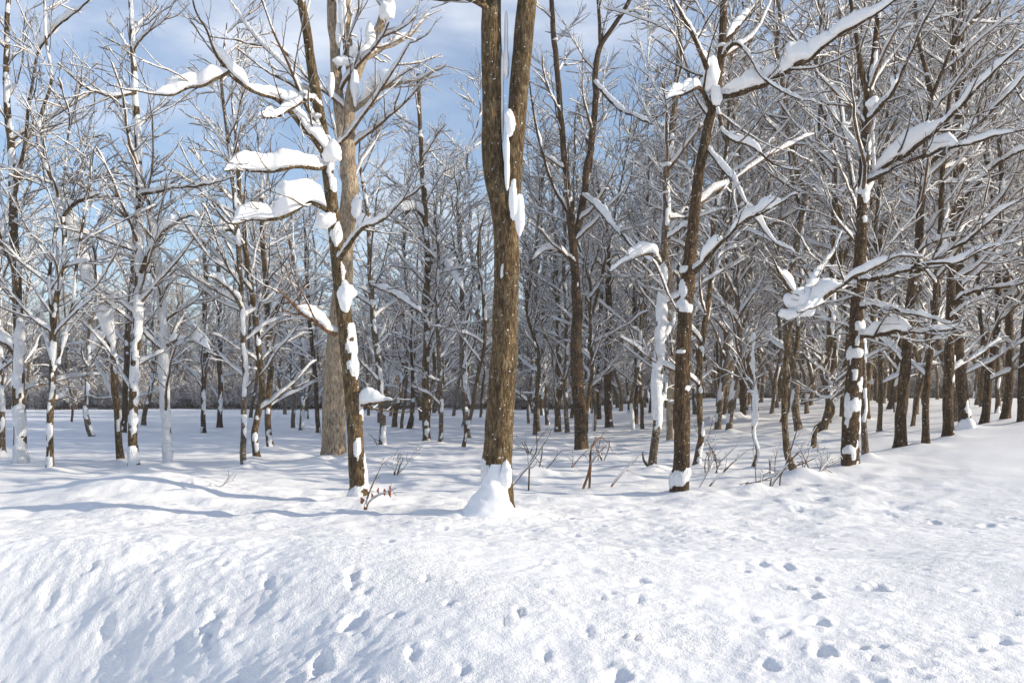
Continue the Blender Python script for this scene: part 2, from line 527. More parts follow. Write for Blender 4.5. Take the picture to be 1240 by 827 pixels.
def crown_on(buf, stems, r, z_from=2.0, n1=20, n2=7, n3=5, len1=(1.2, 2.6), snow=1.0, cover=0.62, k3=4, crotch=0.5, fine=1.0, trop=0.45, heavy=5):
    """branches, twigs and their snow on a list of stem paths (n,4)"""
    for s in stems:
        H = s[-1, 2]
        z0 = s[0, 2]
        m = s[:, 2] > z0+z_from
        if m.sum() < 4:
            continue
        g = resample(s[m], 24)
        P, R = g[None, :, :3], g[None, :, 3]
        hgt = H-z0-z_from
        per = max(3, int(n1*min(1.0, hgt/8.0)))
        P1, R1 = grow(P, R, per, (0.0, 0.97), len1, (28, 62), 14, 0.42, 0.05, 0.010, trop, 0.085, r, flat=0.2)
        P2, R2 = grow(P1, R1, n2, (0.15, 1.0), (0.6, 1.7), (20, 52), 8, 0.55, 0.016, 0.0052*fine, 0.25, 0.11, r, flat=0.2)
        P3, R3 = grow(P2, R2, n3, (0.1, 1.0), (0.25, 0.8), (20, 52), 5, 0.7, 0.008, 0.0034*fine, 0.12, 0.12, r)
        tubes(buf, P1, R1, 7, snow*snow_on(P1, R1, 0.050, 2.1, cover+.14, r))
        tubes(buf, P2, R2, 5, snow*snow_on(P2, R2, 0.032, 1.8, cover+.08, r))
        tubes(buf, P3, R3, k3, snow*snow_on(P3, R3, 0.013, 1.2, cover, r))
        if heavy:
            g2 = resample(s[(s[:, 2] > z0+1.2) & (s[:, 2] < z0+6.5)] if ((s[:, 2] > z0+1.2) & (s[:, 2] < z0+6.5)).sum() > 5 else s[m], 16)
            B1, Q1 = grow(g2[None, :, :3], g2[None, :, 3], heavy, (0, 1), (1.2, 3.0), (42, 78), 18, .4, .032, .010, .15, .075, r, flat=.55, lpow=.2)
            B2, Q2 = grow(B1, Q1, 6, (.2, 1), (.4, 1.2), (22, 55), 8, .6, .014, .006, .1, .11, r, flat=.5)
            B3, Q3 = grow(B2, Q2, 4, (.1, 1), (.15, .45), (25, 60), 5, .7, .008, .004, .05, .2, r)
            tubes(buf, B1, Q1, 8, snow*snow_on(B1, Q1, .068, 2.0, .78, r)); tubes(buf, B2, Q2, 6, snow*snow_on(B2, Q2, .030, 1.5, .72, r)); tubes(buf, B3, Q3, 4, snow*snow_on(B3, Q3, .013, 1.1, .62, r))
        # cushions in the crotches and along the branches
        if crotch > 0:
            c = []; sz = []
            for q in (0, 2, 4, 6):
                pick = r.uniform(size=len(P1)) < crotch*(0.55 if q else 0.5)
                nn = pick.sum()
                if nn:
                    sc = r.uniform(0.035, 0.10, nn)*(0.7+R1[pick, q]*9)
                    c.append(P1[pick, q]+np.array([0, 0, 1])*(R1[pick, q]+sc*.45)[:, None])
                    sz.append(np.stack([sc*r.uniform(1.0, 2.0, nn), sc*r.uniform(.8, 1.2, nn), sc*.8], -1))
            if c:
                blobs(buf, np.concatenate(c), np.concatenate(sz), r)


def limb_arrays(pts, Y, dY, seed):
    q = []
    for i, (px, py, w) in enumerate(pts):
        yy = Y+dY*i/(len(pts)-1)
        q.append([*at(px, py, yy), 0.5*w/F*yy])
    s = spline(np.array(q), 0.04)
    s[:, 3] = np.maximum(s[:, 3]*(1-.5*np.linspace(0, 1, len(s))**2)*1.1, .007)
    h = np.arange(len(s))*.04
    s[:, 2] += .05*noise2(h*1.9, h*0+seed*1.7, 81)*ss(0, .5, h)+.02*noise2(h*5, h*0+seed, 82)*ss(0, .5, h)
    s[:, 1] += .08*noise2(h*1.5, h*0+seed*1.7, 83)*ss(0, .5, h)
    return s


def make_limb(tree, base, pts, Y, dY, loads, mat, seed, twigs=(6, 4), snow=1.0, tl=(0.3, 0.9)):
    """one big limb with its side twigs (one mesh) and its snow loads (sub-parts). loads: (t0, t1, depth px)"""
    r = np.random.default_rng(500+seed)
    s = limb_arrays(pts, Y, dY, seed)
    b = Buf()
    P, R = s[None, :, :3], s[None, :, 3]
    g = resample(s, max(12, len(s)))
    tubes(b, g[None, :, :3], g[None, :, 3], 10, snow*snow_on(g[None, :, :3], g[None, :, 3], 0.03, 1.2, 0.62, r))
    if twigs[0]:
        g2 = resample(s, 16)
        P2, R2 = grow(g2[None, :, :3], g2[None, :, 3], twigs[0], (0.1, 1.0), (tl[0]*1.5, tl[1]*1.9), (22, 58), 9, 0.5, 0.02, 0.007, 0.35, 0.10, r, flat=.2)
        tubes(b, P2, R2, 6, snow*snow_on(P2, R2, 0.016, 1.2, 0.6, r))
        P3, R3 = grow(P2, R2, twigs[1]+1, (0.1, 1.0), (0.2, 0.8), (22, 55), 6, 0.65, 0.009, 0.0045, 0.1, 0.13, r)
        tubes(b, P3, R3, 4, snow*snow_on(P3, R3, 0.009, 1.0, 0.6, r))
    lo = part('limb', b, mat, tree, base)
    for (t0, t1, dpx) in loads:
        n = len(s)
        i0, i1 = int(t0*(n-1)), max(int(t1*(n-1)), int(t0*(n-1))+4)
        seg = resample(s[i0:i1+1], max(20, int((i1-i0)*1.5)))
        u = np.linspace(0, 1, len(seg)); sm = u*np.linalg.norm(np.diff(seg[:, :3], axis=0), axis=1).sum()
        th = dpx/F*(Y+dY*.5*(t0+t1))*np.maximum(1-np.abs(2*u-1)**3, 0.0)**.9*(1.0+0.30*noise2(sm*1.1, u*0+seed+t0, 41)+.13*noise2(sm*3.1, u*0+seed, 42)+.05*noise2(sm*9, u*0+seed, 43))
        th = th*(1-.55*ss(.15, .55, noise2(sm*1.7, u*0+seed*2.3, 44)))
        th = np.maximum(th, 0.004)
        lb = Buf(); load_tube(lb, seg[:, :3]+Z*seg[:, 3:4]*.75, th, seed)
        part('snow_load', lb, M_SNOW, lo, base)
    return lo


def cushion(tree, base, px, py, Y, w, h, seed, depth=None, name='snow_load'):
    """one cushion of snow stuck to a stem, photo size w x h px"""
    r = np.random.default_rng(900+seed)
    b = Buf(); sc = 0.5/F*Y
    nr, k = 22, 30
    th = np.linspace(0.02, math.pi-0.02, nr); ph = 2*math.pi*np.arange(k)/k
    D = np.stack([np.sin(th)[:, None]*np.cos(ph), np.sin(th)[:, None]*np.sin(ph), np.broadcast_to(np.cos(th)[:, None], (nr, k))], -1)
    X = D*np.array([w*sc, (depth or w)*sc, h*sc])
    f = 2.2/((w+h)*sc)
    nz = 0.42*noise3(X[..., 0]*f+seed*7, X[..., 1]*f, X[..., 2]*f)+0.14*noise3(X[..., 0]*f*2.7+seed*7, X[..., 1]*f*2.7, X[..., 2]*f*2.7)+.05*noise3(X[..., 0]*f*6+seed, X[..., 1]*f*6, X[..., 2]*f*6)
    X = X*(1+nz)[..., None]+at(px, py, Y)
    b.add(X.reshape(-1, 3), grid_faces(1, nr, k), np.ones(nr*k))
    return part(name, b, M_SNOW, tree, base)


TREE_N = [0]
REG = {}
OCC = []


def traced(pts, label, bark='brown', plaster=0.3, Y=None, ext=12.0, name='bare_tree', cat='tree', group=G_TREES,
           z_from=1.6, n1=20, n2=6, n3=3, len1=(1.8, 3.8), stems=(), k=14, collar=(0.28, 0.10), dyn=0.06, snow=1.0, crotch=.5,
           flare=0.3, plaster_top=1.0, scale=1.0, cover=.68, crown=True, base=None, lean=0.0, stem_from=None, patches=(), wobs=1.0, heavy=5):
    """a tree whose stem follows the photo's outline at its own distance from the camera"""
    TREE_N[0] += 1
    sd = TREE_N[0]
    if pts[0][0] < 600 and .2 <= plaster < .6 and pts[0][2] < 18: plaster += .07
    r = np.random.default_rng(40+sd)
    g = hit(pts[0][0], pts[0][1]) if base is None else base
    Y = g[1] if Y is None else Y
    s = stem_path(pts, Y, ext, dyn, sd, zb=float(height((pts[0][0]-HX)/F*Y, Y)), lean=lean, wobs=wobs)
    bx = np.array([s[0, 0], s[0, 1], float(height(s[0, 0], s[0, 1]))])
    OCC.append((bx[0], bx[1]))
    if collar:
        COLLARS.append((bx[0]+0.05, bx[1]-.05, collar[0]+s[3, 3], collar[1], 0.03))
    t = empty(name, bx, label, cat, group)
    mat = BARK[bark]
    b = Buf(); trunk_tube(b, s[:, :3], s[:, 3], k, plaster, sd*1.7, flare=flare, base_z=bx[2], plaster_top=plaster_top, scale=scale, patches=patches)
    part('trunk', b, mat, t, bx)
    paths = [s]
    for i, (sp, ex) in enumerate(stems):
        q = stem_path(sp, Y, ex, dyn, sd*10+i, zb=None, wobs=wobs)
        b = Buf(); trunk_tube(b, q[:, :3], q[:, 3], k, plaster*plaster_top, sd*1.7+i+1, flare=0, patches=patches)
        part('stem', b, mat, t, bx); paths.append(q)
    if crown:
        b = Buf()
        crown_on(b, [s], r, z_from, n1, n2, n3, len1, snow, cover, crotch=crotch, heavy=heavy)
        if len(paths) > 1:
            crown_on(b, paths[1:], r, 3.6 if sd == 1 else 0.4, n1, n2, n3, len1, snow, cover, crotch=crotch, heavy=0)
        if b.n:
            part('crown', b, M_TWIG, t, bx)
    REG[pts[0][0]] = (t, bx, Y)
    return t, bx, Y, s


# ================================================================== the big trees in front
# forked brown tree with the cone of snow
T1, B1, Y1, S1 = traced([(602, 622, 42), (603, 560, 40), (606, 506, 38), (610, 440, 36), (613, 382, 35), (615, 325, 34), (614, 285, 33), (609, 250, 31), (601, 215, 29.5), (596, 170, 28.5), (595, 110, 28), (595.5, 50, 27.5), (597, -40, 25), (594, -140, 22)],
    'thick brown tree dividing into two upright stems, snow cone heaped against its foot', 'brown', 0.10, ext=13, k=26, flare=0.12,
    stems=[([(616, 310, 18), (619, 265, 21), (623, 190, 24), (626, 130, 26), (631, 70, 26), (638, 0, 25), (646, -80, 22), (652, -170, 18)], 12)],
    z_from=7.5, n1=16, collar=(0.35, 0.10), dyn=0.03, wobs=.35, heavy=0, plaster_top=0.7, patches=[(588, 572, 12, 36), (607, 330, 3, 20)])
make_limb(T1, B1, [(592, 12, 9), (584, 6, 8), (566, 2, 8), (540, -6, 6), (505, -22, 4)], Y1, -0.8, [(0.1, 0.75, 17)], M_BROWN, 1, (4, 3))
for i, (px, py, w, h, dy) in enumerate([(608, 110, 5, 120, .0), (617, 146, 13, 30, -.16), (622, 238, 11, 60, -.26), (629, 264, 15, 42, -.24), (614, 195, 7, 60, -.16), (613, 60, 7, 70, .0)]):
    cushion(T1, B1, px, py, Y1+dy, w, h, i, depth=12, name='snow_strip')
# the cone of snow at its foot
b = Buf()
r_ = np.random.default_rng(5)
nr, k = 40, 48
th = np.linspace(0, 1, nr)
ang = 2*math.pi*np.arange(k)/k
rad = 0.03+0.42*(th**1.1)+0.25*np.maximum(th-.8, 0)**1.3*2
cx = at(597, 590, 1)[0]*Y1
zz = 0.74*(1-th)-0.06
X = B1[0]-0.10+0.02+rad[:, None]*np.cos(ang)*(0.92+0.25*(np.cos(ang) < 0)*th[:, None])+0.07*(1-th)[:, None]
Yv = B1[1]-0.17-0.04*th[:, None]+rad[:, None]*np.sin(ang)*0.75
Zv = B1[2]+np.broadcast_to(zz[:, None], X.shape)
nz = 0.07*noise3(X*4, Yv*4, Zv*4)+0.025*noise3(X*13, Yv*13, Zv*13)
X = X+np.cos(ang)*nz*.6; Zv = Zv+nz*0.5; Yv = Yv+np.sin(ang)*nz*.4
b.add(np.stack([X, Yv, Zv], -1).reshape(-1, 3), grid_faces(1, nr, k), np.ones(nr*k))
part('snow_cone', b, M_SNOW, T1, B1)
cushion(T1, B1, 613, 577, Y1-.24, 17, 30, 31, depth=14)

# stout pale tree behind
T2, B2, Y2, S2 = traced([(404, 563, 37), (404, 530, 32), (404, 470, 29), (408, 400, 27), (416, 320, 25), (424, 240, 23), (421, 190, 21), (420, 150, 20), (427, 110, 16), (440, 75, 14), (452, 50, 13), (465, 20, 12), (480, -20, 10), (500, -80, 8)],
    'stout pale tan-barked tree, the only pale trunk, rising behind a thinner brown leaning one', 'pale', 0.06, ext=15, k=22, flare=0.22, collar=(0.75, 0.30),
    stems=[([(416, 175, 14), (409, 120, 15), (407, 70, 14), (403, 20, 13), (400, -60, 11)], 13), ([(428, 105, 10), (420, 60, 13), (416, 20, 14), (410, -40, 13), (400, -110, 11)], 14)],
    z_from=6.0, n1=12, n2=6, dyn=0.05, heavy=0)
make_limb(T2, B2, [(430, 133, 6), (445, 118, 6), (462, 108, 5.5), (485, 100, 5), (512, 94, 4), (540, 80, 3)], Y2, -1.6, [(0.02, 0.62, 19)], M_PALE, 2, (6, 4))
make_limb(T2, B2, [(440, 72, 7), (456, 62, 6), (476, 54, 5), (500, 40, 4), (520, 20, 3)], Y2, 1.0, [(0.05, .7, 10)], M_PALE, 3, (5, 4))
for i, (px, py, w, h, dy) in enumerate([(416, 74, 32, 12, -.35), (434, 62, 30, 15, -.35), (448, 44, 12, 34, -.25), (468, 12, 18, 26, -.25), (430, 108, 8, 44, -.25), (415, 20, 8, 60, -.3), (440, 270, 20, 17, -.4), (432, 255, 12, 26, -.4), (410, 42, 8, 40, -.2)]):
    cushion(T2, B2, px, py, Y2+dy, w, h, 40+i, depth=14)

# brown leaning tree in front of it
T3, B3, Y3, S3 = traced([(437, 606, 23), (432, 560, 22), (429, 500, 22), (424, 444, 21), (417, 382, 20), (411, 330, 18), (406, 281, 17), (400, 225, 16), (396, 195, 15), (390, 150, 14.5), (383, 112, 14), (377, 75, 13), (370, 30, 12), (363, -10, 11), (352, -90, 10)],
    'brown leaning tree before the pale trunk, big snow-laden limbs over the open field', 'brown', 0.30, ext=12, k=20, flare=0.12, z_from=5.2, n1=12, collar=(0.3, 0.12), dyn=0.03, wobs=.35, heavy=0, patches=[(439, 470, 7, 70), (435, 415, 8, 40), (445, 560, 7, 90), (432, 600, 20, 20), (424, 355, 13, 20)])
make_limb(T3, B3, [(397, 196, 6), (386, 178, 6), (365, 154, 5.5), (342, 129, 5.5), (320, 116, 5), (301, 107, 5), (277, 86, 4.5), (262, 68, 4), (250, 40, 3.5), (237, 15, 3.2), (230, -20, 2.6)], Y3, -2.2,
          [(0.0, 0.24, 24), (0.17, 0.55, 25), (0.5, 0.78, 20)], M_BROWN, 4, (9, 4))
make_limb(T3, B3, [(277, 87, 4), (262, 96, 3.5), (243, 102, 3), (222, 107, 3), (200, 114, 2.5), (165, 112, 2), (130, 108, 1.6)], Y3-1.6, -0.6, [(0.02, 0.66, 19)], M_BROWN, 5, (5, 3))
make_limb(T3, B3, [(397, 200, 6), (380, 204, 5), (350, 206, 4.5), (320, 205, 4), (290, 207, 3.5), (272, 209, 3)], Y3, -1.3, [(0.02, 1.0, 27)], M_BROWN, 6, (7, 3))
make_limb(T3, B3, [(404, 262, 6), (390, 250, 5), (372, 244, 4.5), (350, 258, 4), (325, 264, 4), (300, 268, 3.6), (284, 271, 3.2), (270, 262, 3), (257, 244, 2.4)], Y3, -1.6, [(0.08, 0.62, 32), (0.45, 0.82, 19)], M_BROWN, 7, (6, 3))
make_limb(T3, B3, [(388, 130, 5), (374, 122, 4.5), (352, 136, 4), (330, 144, 3.5), (312, 143, 3)], Y3, -1.2, [(0.3, 1.0, 20)], M_BROWN, 8, (5, 3))
make_limb(T3, B3, [(409, 318, 6), (420, 300, 5), (440, 276, 4), (470, 262, 3.5), (495, 240, 3), (512, 222, 2.5)], Y3, -1.0, [(0.3, .85, 8)], M_BROWN, 9, (6, 4))
make_limb(T3, B3, [(406, 404, 8), (396, 400, 6), (383, 390, 5), (366, 380, 4.5), (350, 366, 4), (336, 352, 3)], Y3, -0.6, [(0.05, 0.7, 15)], M_RED, 10, (4, 3))
make_limb(T3, B3, [(430, 492, 5), (445, 489, 4), (462, 487, 3.4), (480, 486, 2.6)], Y3, -0.3, [(0.0, 0.85, 15)], M_BROWN, 11, (2, 3))
for i, (px, py, w, h, dy) in enumerate([(419, 355, 24, 38, -.16), (392, 268, 22, 22, -.2), (404, 185, 24, 26, -.16), (401, 100, 8, 30, .1), (386, 172, 12, 26, -.16)]):
    cushion(T3, B3, px, py, Y3+dy, w, h, 60+i, depth=12)

# straight dark tree with the long white limb
T5, B5, Y5, S5 = traced([(824, 598, 24), (826, 555, 22), (827, 506, 21.5), (827, 464, 21), (830, 382, 20), (834, 330, 18), (837, 290, 16), (845, 225, 14), (852, 185, 13.5), (858, 150, 13), (866, 110, 12), (872, 75, 10.5), (875, 30, 10), (877, -20, 9), (880, -90, 8)],
    'straight dark tree leaning slightly, one very long snow-loaded limb sweeping up from it', 'dark', 0.10, ext=12, k=20, flare=0.15, z_from=5.0, n1=12, collar=(0.35, 0.07), dyn=0.03, wobs=.35, heavy=0, patches=[(820, 580, 20, 22), (831, 570, 10, 16), (828, 372, 19, 15), (826, 326, 14, 15), (823, 426, 8, 7), (826, 350, 8, 30), (832, 470, 6, 8)])
make_limb(T5, B5, [(868, 116, 8), (885, 116, 7), (905, 110, 6.5), (930, 98, 6), (960, 80, 5.5), (985, 66, 5), (1005, 52, 4.5), (1030, 36, 4), (1055, 20, 3.5), (1080, 4, 3), (1110, -20, 2.5)], Y5, -1.8,
          [(0.0, 0.70, 36), (0.55, 0.98, 22)], M_DARK, 12, (11, 4))
make_limb(T5, B5, [(873, 60, 6), (884, 45, 5.5), (898, 28, 5), (914, 8, 4.5), (935, -20, 4)], Y5, 0.5, [(0.1, .6, 10)], M_DARK, 13, (4, 4))
make_limb(T5, B5, [(874, 72, 4), (885, 56, 4), (900, 64, 3.6), (916, 86, 3.4), (930, 100, 3.2), (950, 114, 3), (968, 122, 2.4), (988, 126, 2)], Y5, -1.4, [(0.12, .55, 7), (.5, .9, 8)], M_DARK, 14, (5, 3))
make_limb(T5, B5, [(866, 118, 5), (871, 140, 4), (876, 160, 4), (893, 172, 3.6), (912, 181, 3.3), (930, 194, 3), (946, 203, 2.6), (970, 206, 2)], Y5, -1.2, [(0.3, .7, 9)], M_DARK, 15, (5, 3))
make_limb(T5, B5, [(856, 180, 5), (872, 198, 4), (890, 220, 3.6), (900, 243, 3.4), (915, 266, 3.2), (938, 290, 3), (962, 306, 2.4)], Y5, -1.3, [(0.05, .4, 8), (.5, .85, 7)], M_DARK, 16, (6, 3))
make_limb(T5, B5, [(866, 108, 7), (858, 84, 6), (848, 62, 5), (836, 40, 4.5), (824, 18, 4), (812, -8, 3.5)], Y5, -0.9, [(0.04, .45, 13), (.4, .8, 9)], M_DARK, 17, (6, 4))
make_limb(T5, B5, [(860, 130, 6), (848, 108, 5), (836, 112, 4.5), (820, 118, 4), (806, 124, 3)], Y5, -0.8, [(0.2, 1.0, 17)], M_DARK, 18, (4, 3))
make_limb(T5, B5, [(840, 330, 7), (852, 318, 5), (866, 304, 4.5), (885, 282, 4), (908, 262, 3.5), (935, 250, 3), (965, 235, 2.5)], Y5, -1.6, [(0.1, 0.4, 20), (.45, .9, 15)], M_DARK, 19, (7, 4))
for i, (px, py, w, h, dy) in enumerate([(861, 92, 24, 40, -.12), (868, 118, 14, 30, -.18)]):
    cushion(T5, B5, px, py, Y5+dy, w, h, 80+i, depth=14)

# dark V-forked tree
T7, B7, Y7, S7 = traced([(704, 546, 18), (702, 500, 17), (699, 450, 16.5), (698, 382, 14), (696, 340, 12), (694, 300, 11), (690, 262, 9.5), (687, 225, 8.5), (681, 169, 8), (676, 94, 7.5), (670, 37, 7), (668, -20, 6), (664, -90, 5)],
    'dark slim tree splitting low into a narrow V, beside the thick forked tree', 'dark', 0.10, ext=15, k=16, flare=0.1, z_from=5.5, n1=14,
    stems=[([(694, 296, 8), (704, 258, 9.5), (711, 210, 9), (717, 150, 8.5), (722, 94, 8), (727, 56, 7), (744, 30, 6), (760, 6, 5.5), (780, -40, 5)], 14), ([(727, 60, 5), (725, 20, 4.5), (722, -30, 4)], 14)], dyn=0.04, heavy=0)
make_limb(T7, B7, [(706, 236, 4), (722, 250, 4), (745, 276, 4), (768, 300, 3.5), (790, 318, 3), (806, 330, 2.5)], Y7, -3.0, [(0.02, 0.5, 9), (.5, .95, 8)], M_DARK, 20, (6, 4))
make_limb(T7, B7, [(690, 262, 4), (672, 230, 3.6), (655, 178, 3.2), (645, 130, 3), (640, 90, 2)], Y7, -1.0, [(0.5, .7, 4)], M_DARK, 21, (6, 4))
make_limb(T7, B7, [(720, 100, 4), (740, 124, 3.5), (765, 140, 3), (790, 150, 3), (820, 160, 2)], Y7, -2.0, [(0.05, .5, 7), (.5, .9, 6)], M_DARK, 22, (6, 4))
make_limb(T7, B7, [(696, 318, 4), (680, 306, 3.5), (660, 304, 3), (640, 318, 2.6)], Y7, -1.0, [(0.05, .95, 8)], M_DARK, 23, (4, 4))

# big dark tree standing at the top of the slope
T8, B8, Y8, S8 = traced([(1028, 566, 24), (1030, 520, 22), (1031, 487, 21.5), (1034, 450, 20), (1036, 412, 19), (1039, 350, 17), (1042, 300, 15), (1044, 255, 13), (1047, 187, 12.5), (1049, 150, 12), (1051, 115, 11), (1058, 70, 8), (1062, 30, 7), (1066, -20, 6)],
    'thick dark snow-flecked tree standing at the edge of the smooth open slope', 'dark', 0.36, ext=12, k=20, flare=0.12, z_from=5.0, n1=14, collar=(0.3, 0.08), patches=[(1033, 428, 24, 14), (1027, 546, 14, 12), (1046, 235, 14, 18), (1040, 395, 18, 14), (1024, 500, 8, 40)],
    stems=[([(1050, 118, 8), (1043, 85, 7), (1037, 45, 6), (1030, 0, 5), (1022, -50, 4)], 11)], dyn=0.03, wobs=.35, heavy=0)
make_limb(T8, B8, [(1054, 214, 5), (1075, 200, 5), (1099, 187, 5), (1120, 168, 4.5), (1140, 150, 4.2), (1163, 128, 4), (1185, 105, 3.5), (1212, 78, 3), (1242, 50, 2.5), (1275, 20, 2)], Y8, -3.0, [(0.0, 0.50, 21), (.40, .95, 10)], M_DARK, 24, (12, 5))
make_limb(T8, B8, [(1046, 222, 5), (1080, 205, 4), (1117, 190, 4), (1140, 180, 4), (1163, 176, 3.6), (1200, 166, 3), (1242, 156, 2.6), (1290, 150, 2)], Y8, -3.2, [(0.33, 0.55, 17), (.55, .8, 9)], M_DARK, 25, (12, 5))
make_limb(T8, B8, [(1049, 148, 5), (1060, 138, 5), (1072, 124, 4.5), (1084, 109, 4), (1102, 67, 3.6), (1114, 40, 3.4), (1126, 16, 3), (1140, -20, 2.5)], Y8, -1.2, [(0.02, .4, 12)], M_DARK, 26, (7, 4))
make_limb(T8, B8, [(1036, 346, 6), (1015, 350, 5), (1000, 360, 4.5), (985, 370, 4), (965, 376, 3)], Y8, -1.6, [(0.05, 0.9, 20)], M_DARK, 27, (4, 3))
make_limb(T8, B8, [(1040, 340, 6), (1060, 336, 5), (1085, 330, 4.5), (1110, 324, 4), (1135, 320, 3.6), (1165, 316, 3), (1205, 300, 2.6), (1245, 290, 2)], Y8, -3.0, [(0.1, .4, 7), (.4, .9, 7)], M_DARK, 28, (10, 5))
make_limb(T8, B8, [(1040, 408, 6), (1058, 404, 5), (1080, 403, 4.5), (1105, 402, 4), (1130, 400, 3.5), (1160, 398, 3), (1180, 400, 2)], Y8, -2.6, [(0.04, 0.5, 19), (.45, .95, 7)], M_DARK, 29, (8, 4))
make_limb(T8, B8, [(1041, 372, 5), (1066, 372, 4.5), (1090, 374, 4), (1120, 382, 3.5), (1150, 392, 2.5)], Y8, -2.8, [(0.04, .9, 9)], M_DARK, 30, (7, 4))
for i, (px, py, w, h, dy) in enumerate([(1058, 125, 16, 16, -.1)]):
    cushion(T8, B8, px, py, Y8+dy, w, h, 100+i, depth=14)

# snow-wrapped slim tree between the V-forked and the straight dark one
T6, B6, Y6, S6 = traced([(789, 569, 11), (791, 547, 10.5), (795, 500, 11), (798, 450, 11), (801, 400, 11), (803, 341, 10), (804, 300, 10), (806, 262, 9.5), (807, 225, 9), (812, 180, 9), (816, 150, 8.5), (820, 90, 7.5), (825, 20, 6), (829, -60, 5)],
    'slim tree whose lower trunk is wrapped in white snow, torn orange wood at its foot', 'grey', 0.34, ext=13, k=14, flare=0.2, z_from=4.5, n1=18, collar=(0.3, 0.14), patches=[(795, 470, 15, 90), (798, 420, 14, 70), (801, 375, 14, 60), (803, 335, 9, 30)])
make_limb(T6, B6, [(800, 320, 5), (788, 308, 4.5), (770, 312, 4), (752, 322, 3.4), (735, 330, 2.6)], Y6, -0.8, [(0.05, 0.95, 15)], M_GREY, 31, (4, 3))
make_limb(T6, B6, [(786, 566, 3), (780, 558, 3), (778, 548, 2.4)], Y6, -0.1, [], M_RED, 32, (0, 0))

# ================================================================== birches and slim trees over the open field
L1, BL1, YL1, _ = traced([(24, 564, 17), (24, 506, 15.5), (23, 450, 15), (22, 375, 13), (18, 300, 12), (17, 262, 11), (15, 187, 10), (9, 112, 8.5), (9, 37, 7), (11, -10, 6), (14, -80, 5)],
    'birch plastered white almost to the top, between two slimmer stems at the field edge', 'brown', 0.56, ext=12, z_from=3.2, n1=18, plaster_top=.75)
make_limb(L1, BL1, [(12, 262, 5), (22, 225, 5), (30, 175, 4), (42, 80, 3.6), (62, 42, 3), (105, 2, 3), (125, -20, 2.5)], YL1, -1.0, [(.55, .9, 10)], M_BROWN, 33, (6, 4))
make_limb(L1, BL1, [(18, 430, 5), (8, 416, 4), (-4, 410, 4), (-20, 400, 3)], YL1, -.4, [(0, .9, 12)], M_BROWN, 34, (2, 3))
traced([(3, 556, 9), (2, 500, 8), (2, 450, 8), (-2, 400, 7), (-4, 330, 7)], 'slim stem cut by the edge of the picture next to the white-plastered birch', 'grey', 0.42, ext=10, n1=12)
traced([(61, 570, 9), (61, 525, 9), (63, 461, 9), (64, 412, 8), (68, 364, 7.5), (77, 319, 6.5), (79, 290, 6.5), (76, 262, 6), (64, 221, 5.5), (50, 187, 5), (47, 157, 5), (52, 131, 4.5), (62, 94, 4), (56, 49, 3.5), (54, 0, 3)],
    'slim crooked tree bending in S-curves beside the white-plastered birch', 'brown', 0.40, ext=9, z_from=2.2, n1=16,
    stems=[([(64, 400, 5), (60, 350, 5), (61, 320, 4)], 6), ([(70, 440, 5), (80, 405, 5), (88, 372, 4)], 5)])
traced([(113, 530, 7), (107, 514, 8), (105, 490, 6), (106, 450, 6), (109, 394, 6), (114, 375, 5)], 'short snapped sapling with a kinked foot in front of the grey far wood', 'grey', 0.3, ext=4.5, z_from=1.5, n1=6, n2=4, n3=3, len1=(.5, 1.2))
L4, BL4, YL4, _ = traced([(146, 560, 9.5), (142, 506, 9), (139, 439, 9), (131, 405, 9), (120, 367, 9), (105, 330, 8), (95, 300, 7), (82, 268, 5), (70, 240, 4)],
    'bent-over tree arching under a thick unbroken sleeve of snow', 'brown', 0.25, ext=None, z_from=3.3, n1=6, n2=4, n3=3)
lb = Buf(); seg = _[int(len(_)*.42):]; seg = resample(seg, 50); u = np.linspace(0, 1, 50)
trunk_tube(lb, seg[:, :3]+np.array([0.05, -.05, .05]), (0.19*np.maximum(1-np.abs(2*u-1)**5, 0.02)**.5*(1+.2*noise2(u*7, u*0, 3))), 14, 0, 3, bumpy=.2, flare=0)
part('snow_sleeve', lb, M_SNOW, L4, BL4)
make_limb(L4, BL4, [(131, 400, 4), (124, 412, 3.5), (117, 420, 3), (111, 430, 2.4)], YL4, -.3, [(0.0, .95, 14)], M_BROWN, 35, (2, 2))
traced([(162, 568, 12.5), (161, 525, 12), (163, 469, 12), (165, 412, 11.5), (168, 337, 11), (169, 300, 10.5), (169, 240, 9.5), (167, 187, 9), (164, 112, 8), (161, 56, 7), (157, 0, 6), (155, -60, 5)],
    'tall straight birch with snow patches in a ladder all the way up its trunk', 'brown', 0.47, ext=12, z_from=3.0, n1=22, scale=1.2)
traced([(150, 524, 7.5), (152, 450, 7.5), (157, 375, 7), (161, 319, 6), (166, 250, 5)], 'slim dark stem half hidden directly behind the tall straight birch', 'dark', 0.22, ext=11, z_from=3, n1=12)
L6, BL6, YL6, _ = traced([(205, 564, 10.5), (202, 525, 10), (199, 469, 10), (196, 394, 9.5), (193, 337, 9), (188, 300, 8), (182, 262, 7), (178, 240, 6)],
    'birch entirely coated in white snow on top of the low mound', 'grey', 0.66, ext=8, z_from=2.3, n1=12, len1=(.8, 1.7), scale=1.4, patches=[(199, 430, 15, 90), (196, 340, 14, 100), (203, 535, 12, 60), (201, 482, 12, 50), (188, 285, 12, 60)])
make_limb(L6, BL6, [(199, 420, 4), (215, 412, 3.6), (232, 412, 3.2), (246, 420, 3), (258, 432, 2.5)], YL6, -.8, [(.05, .95, 11)], M_GREY, 36, (3, 3))
traced([(246, 525, 6.5), (247, 450, 6.5), (250, 412, 6), (248, 375, 6), (249, 337, 5.5), (247, 290, 5)], 'slender dark stem, first of the close pair out in the open field', 'dark', 0.28, ext=9, z_from=2.2, n1=14)
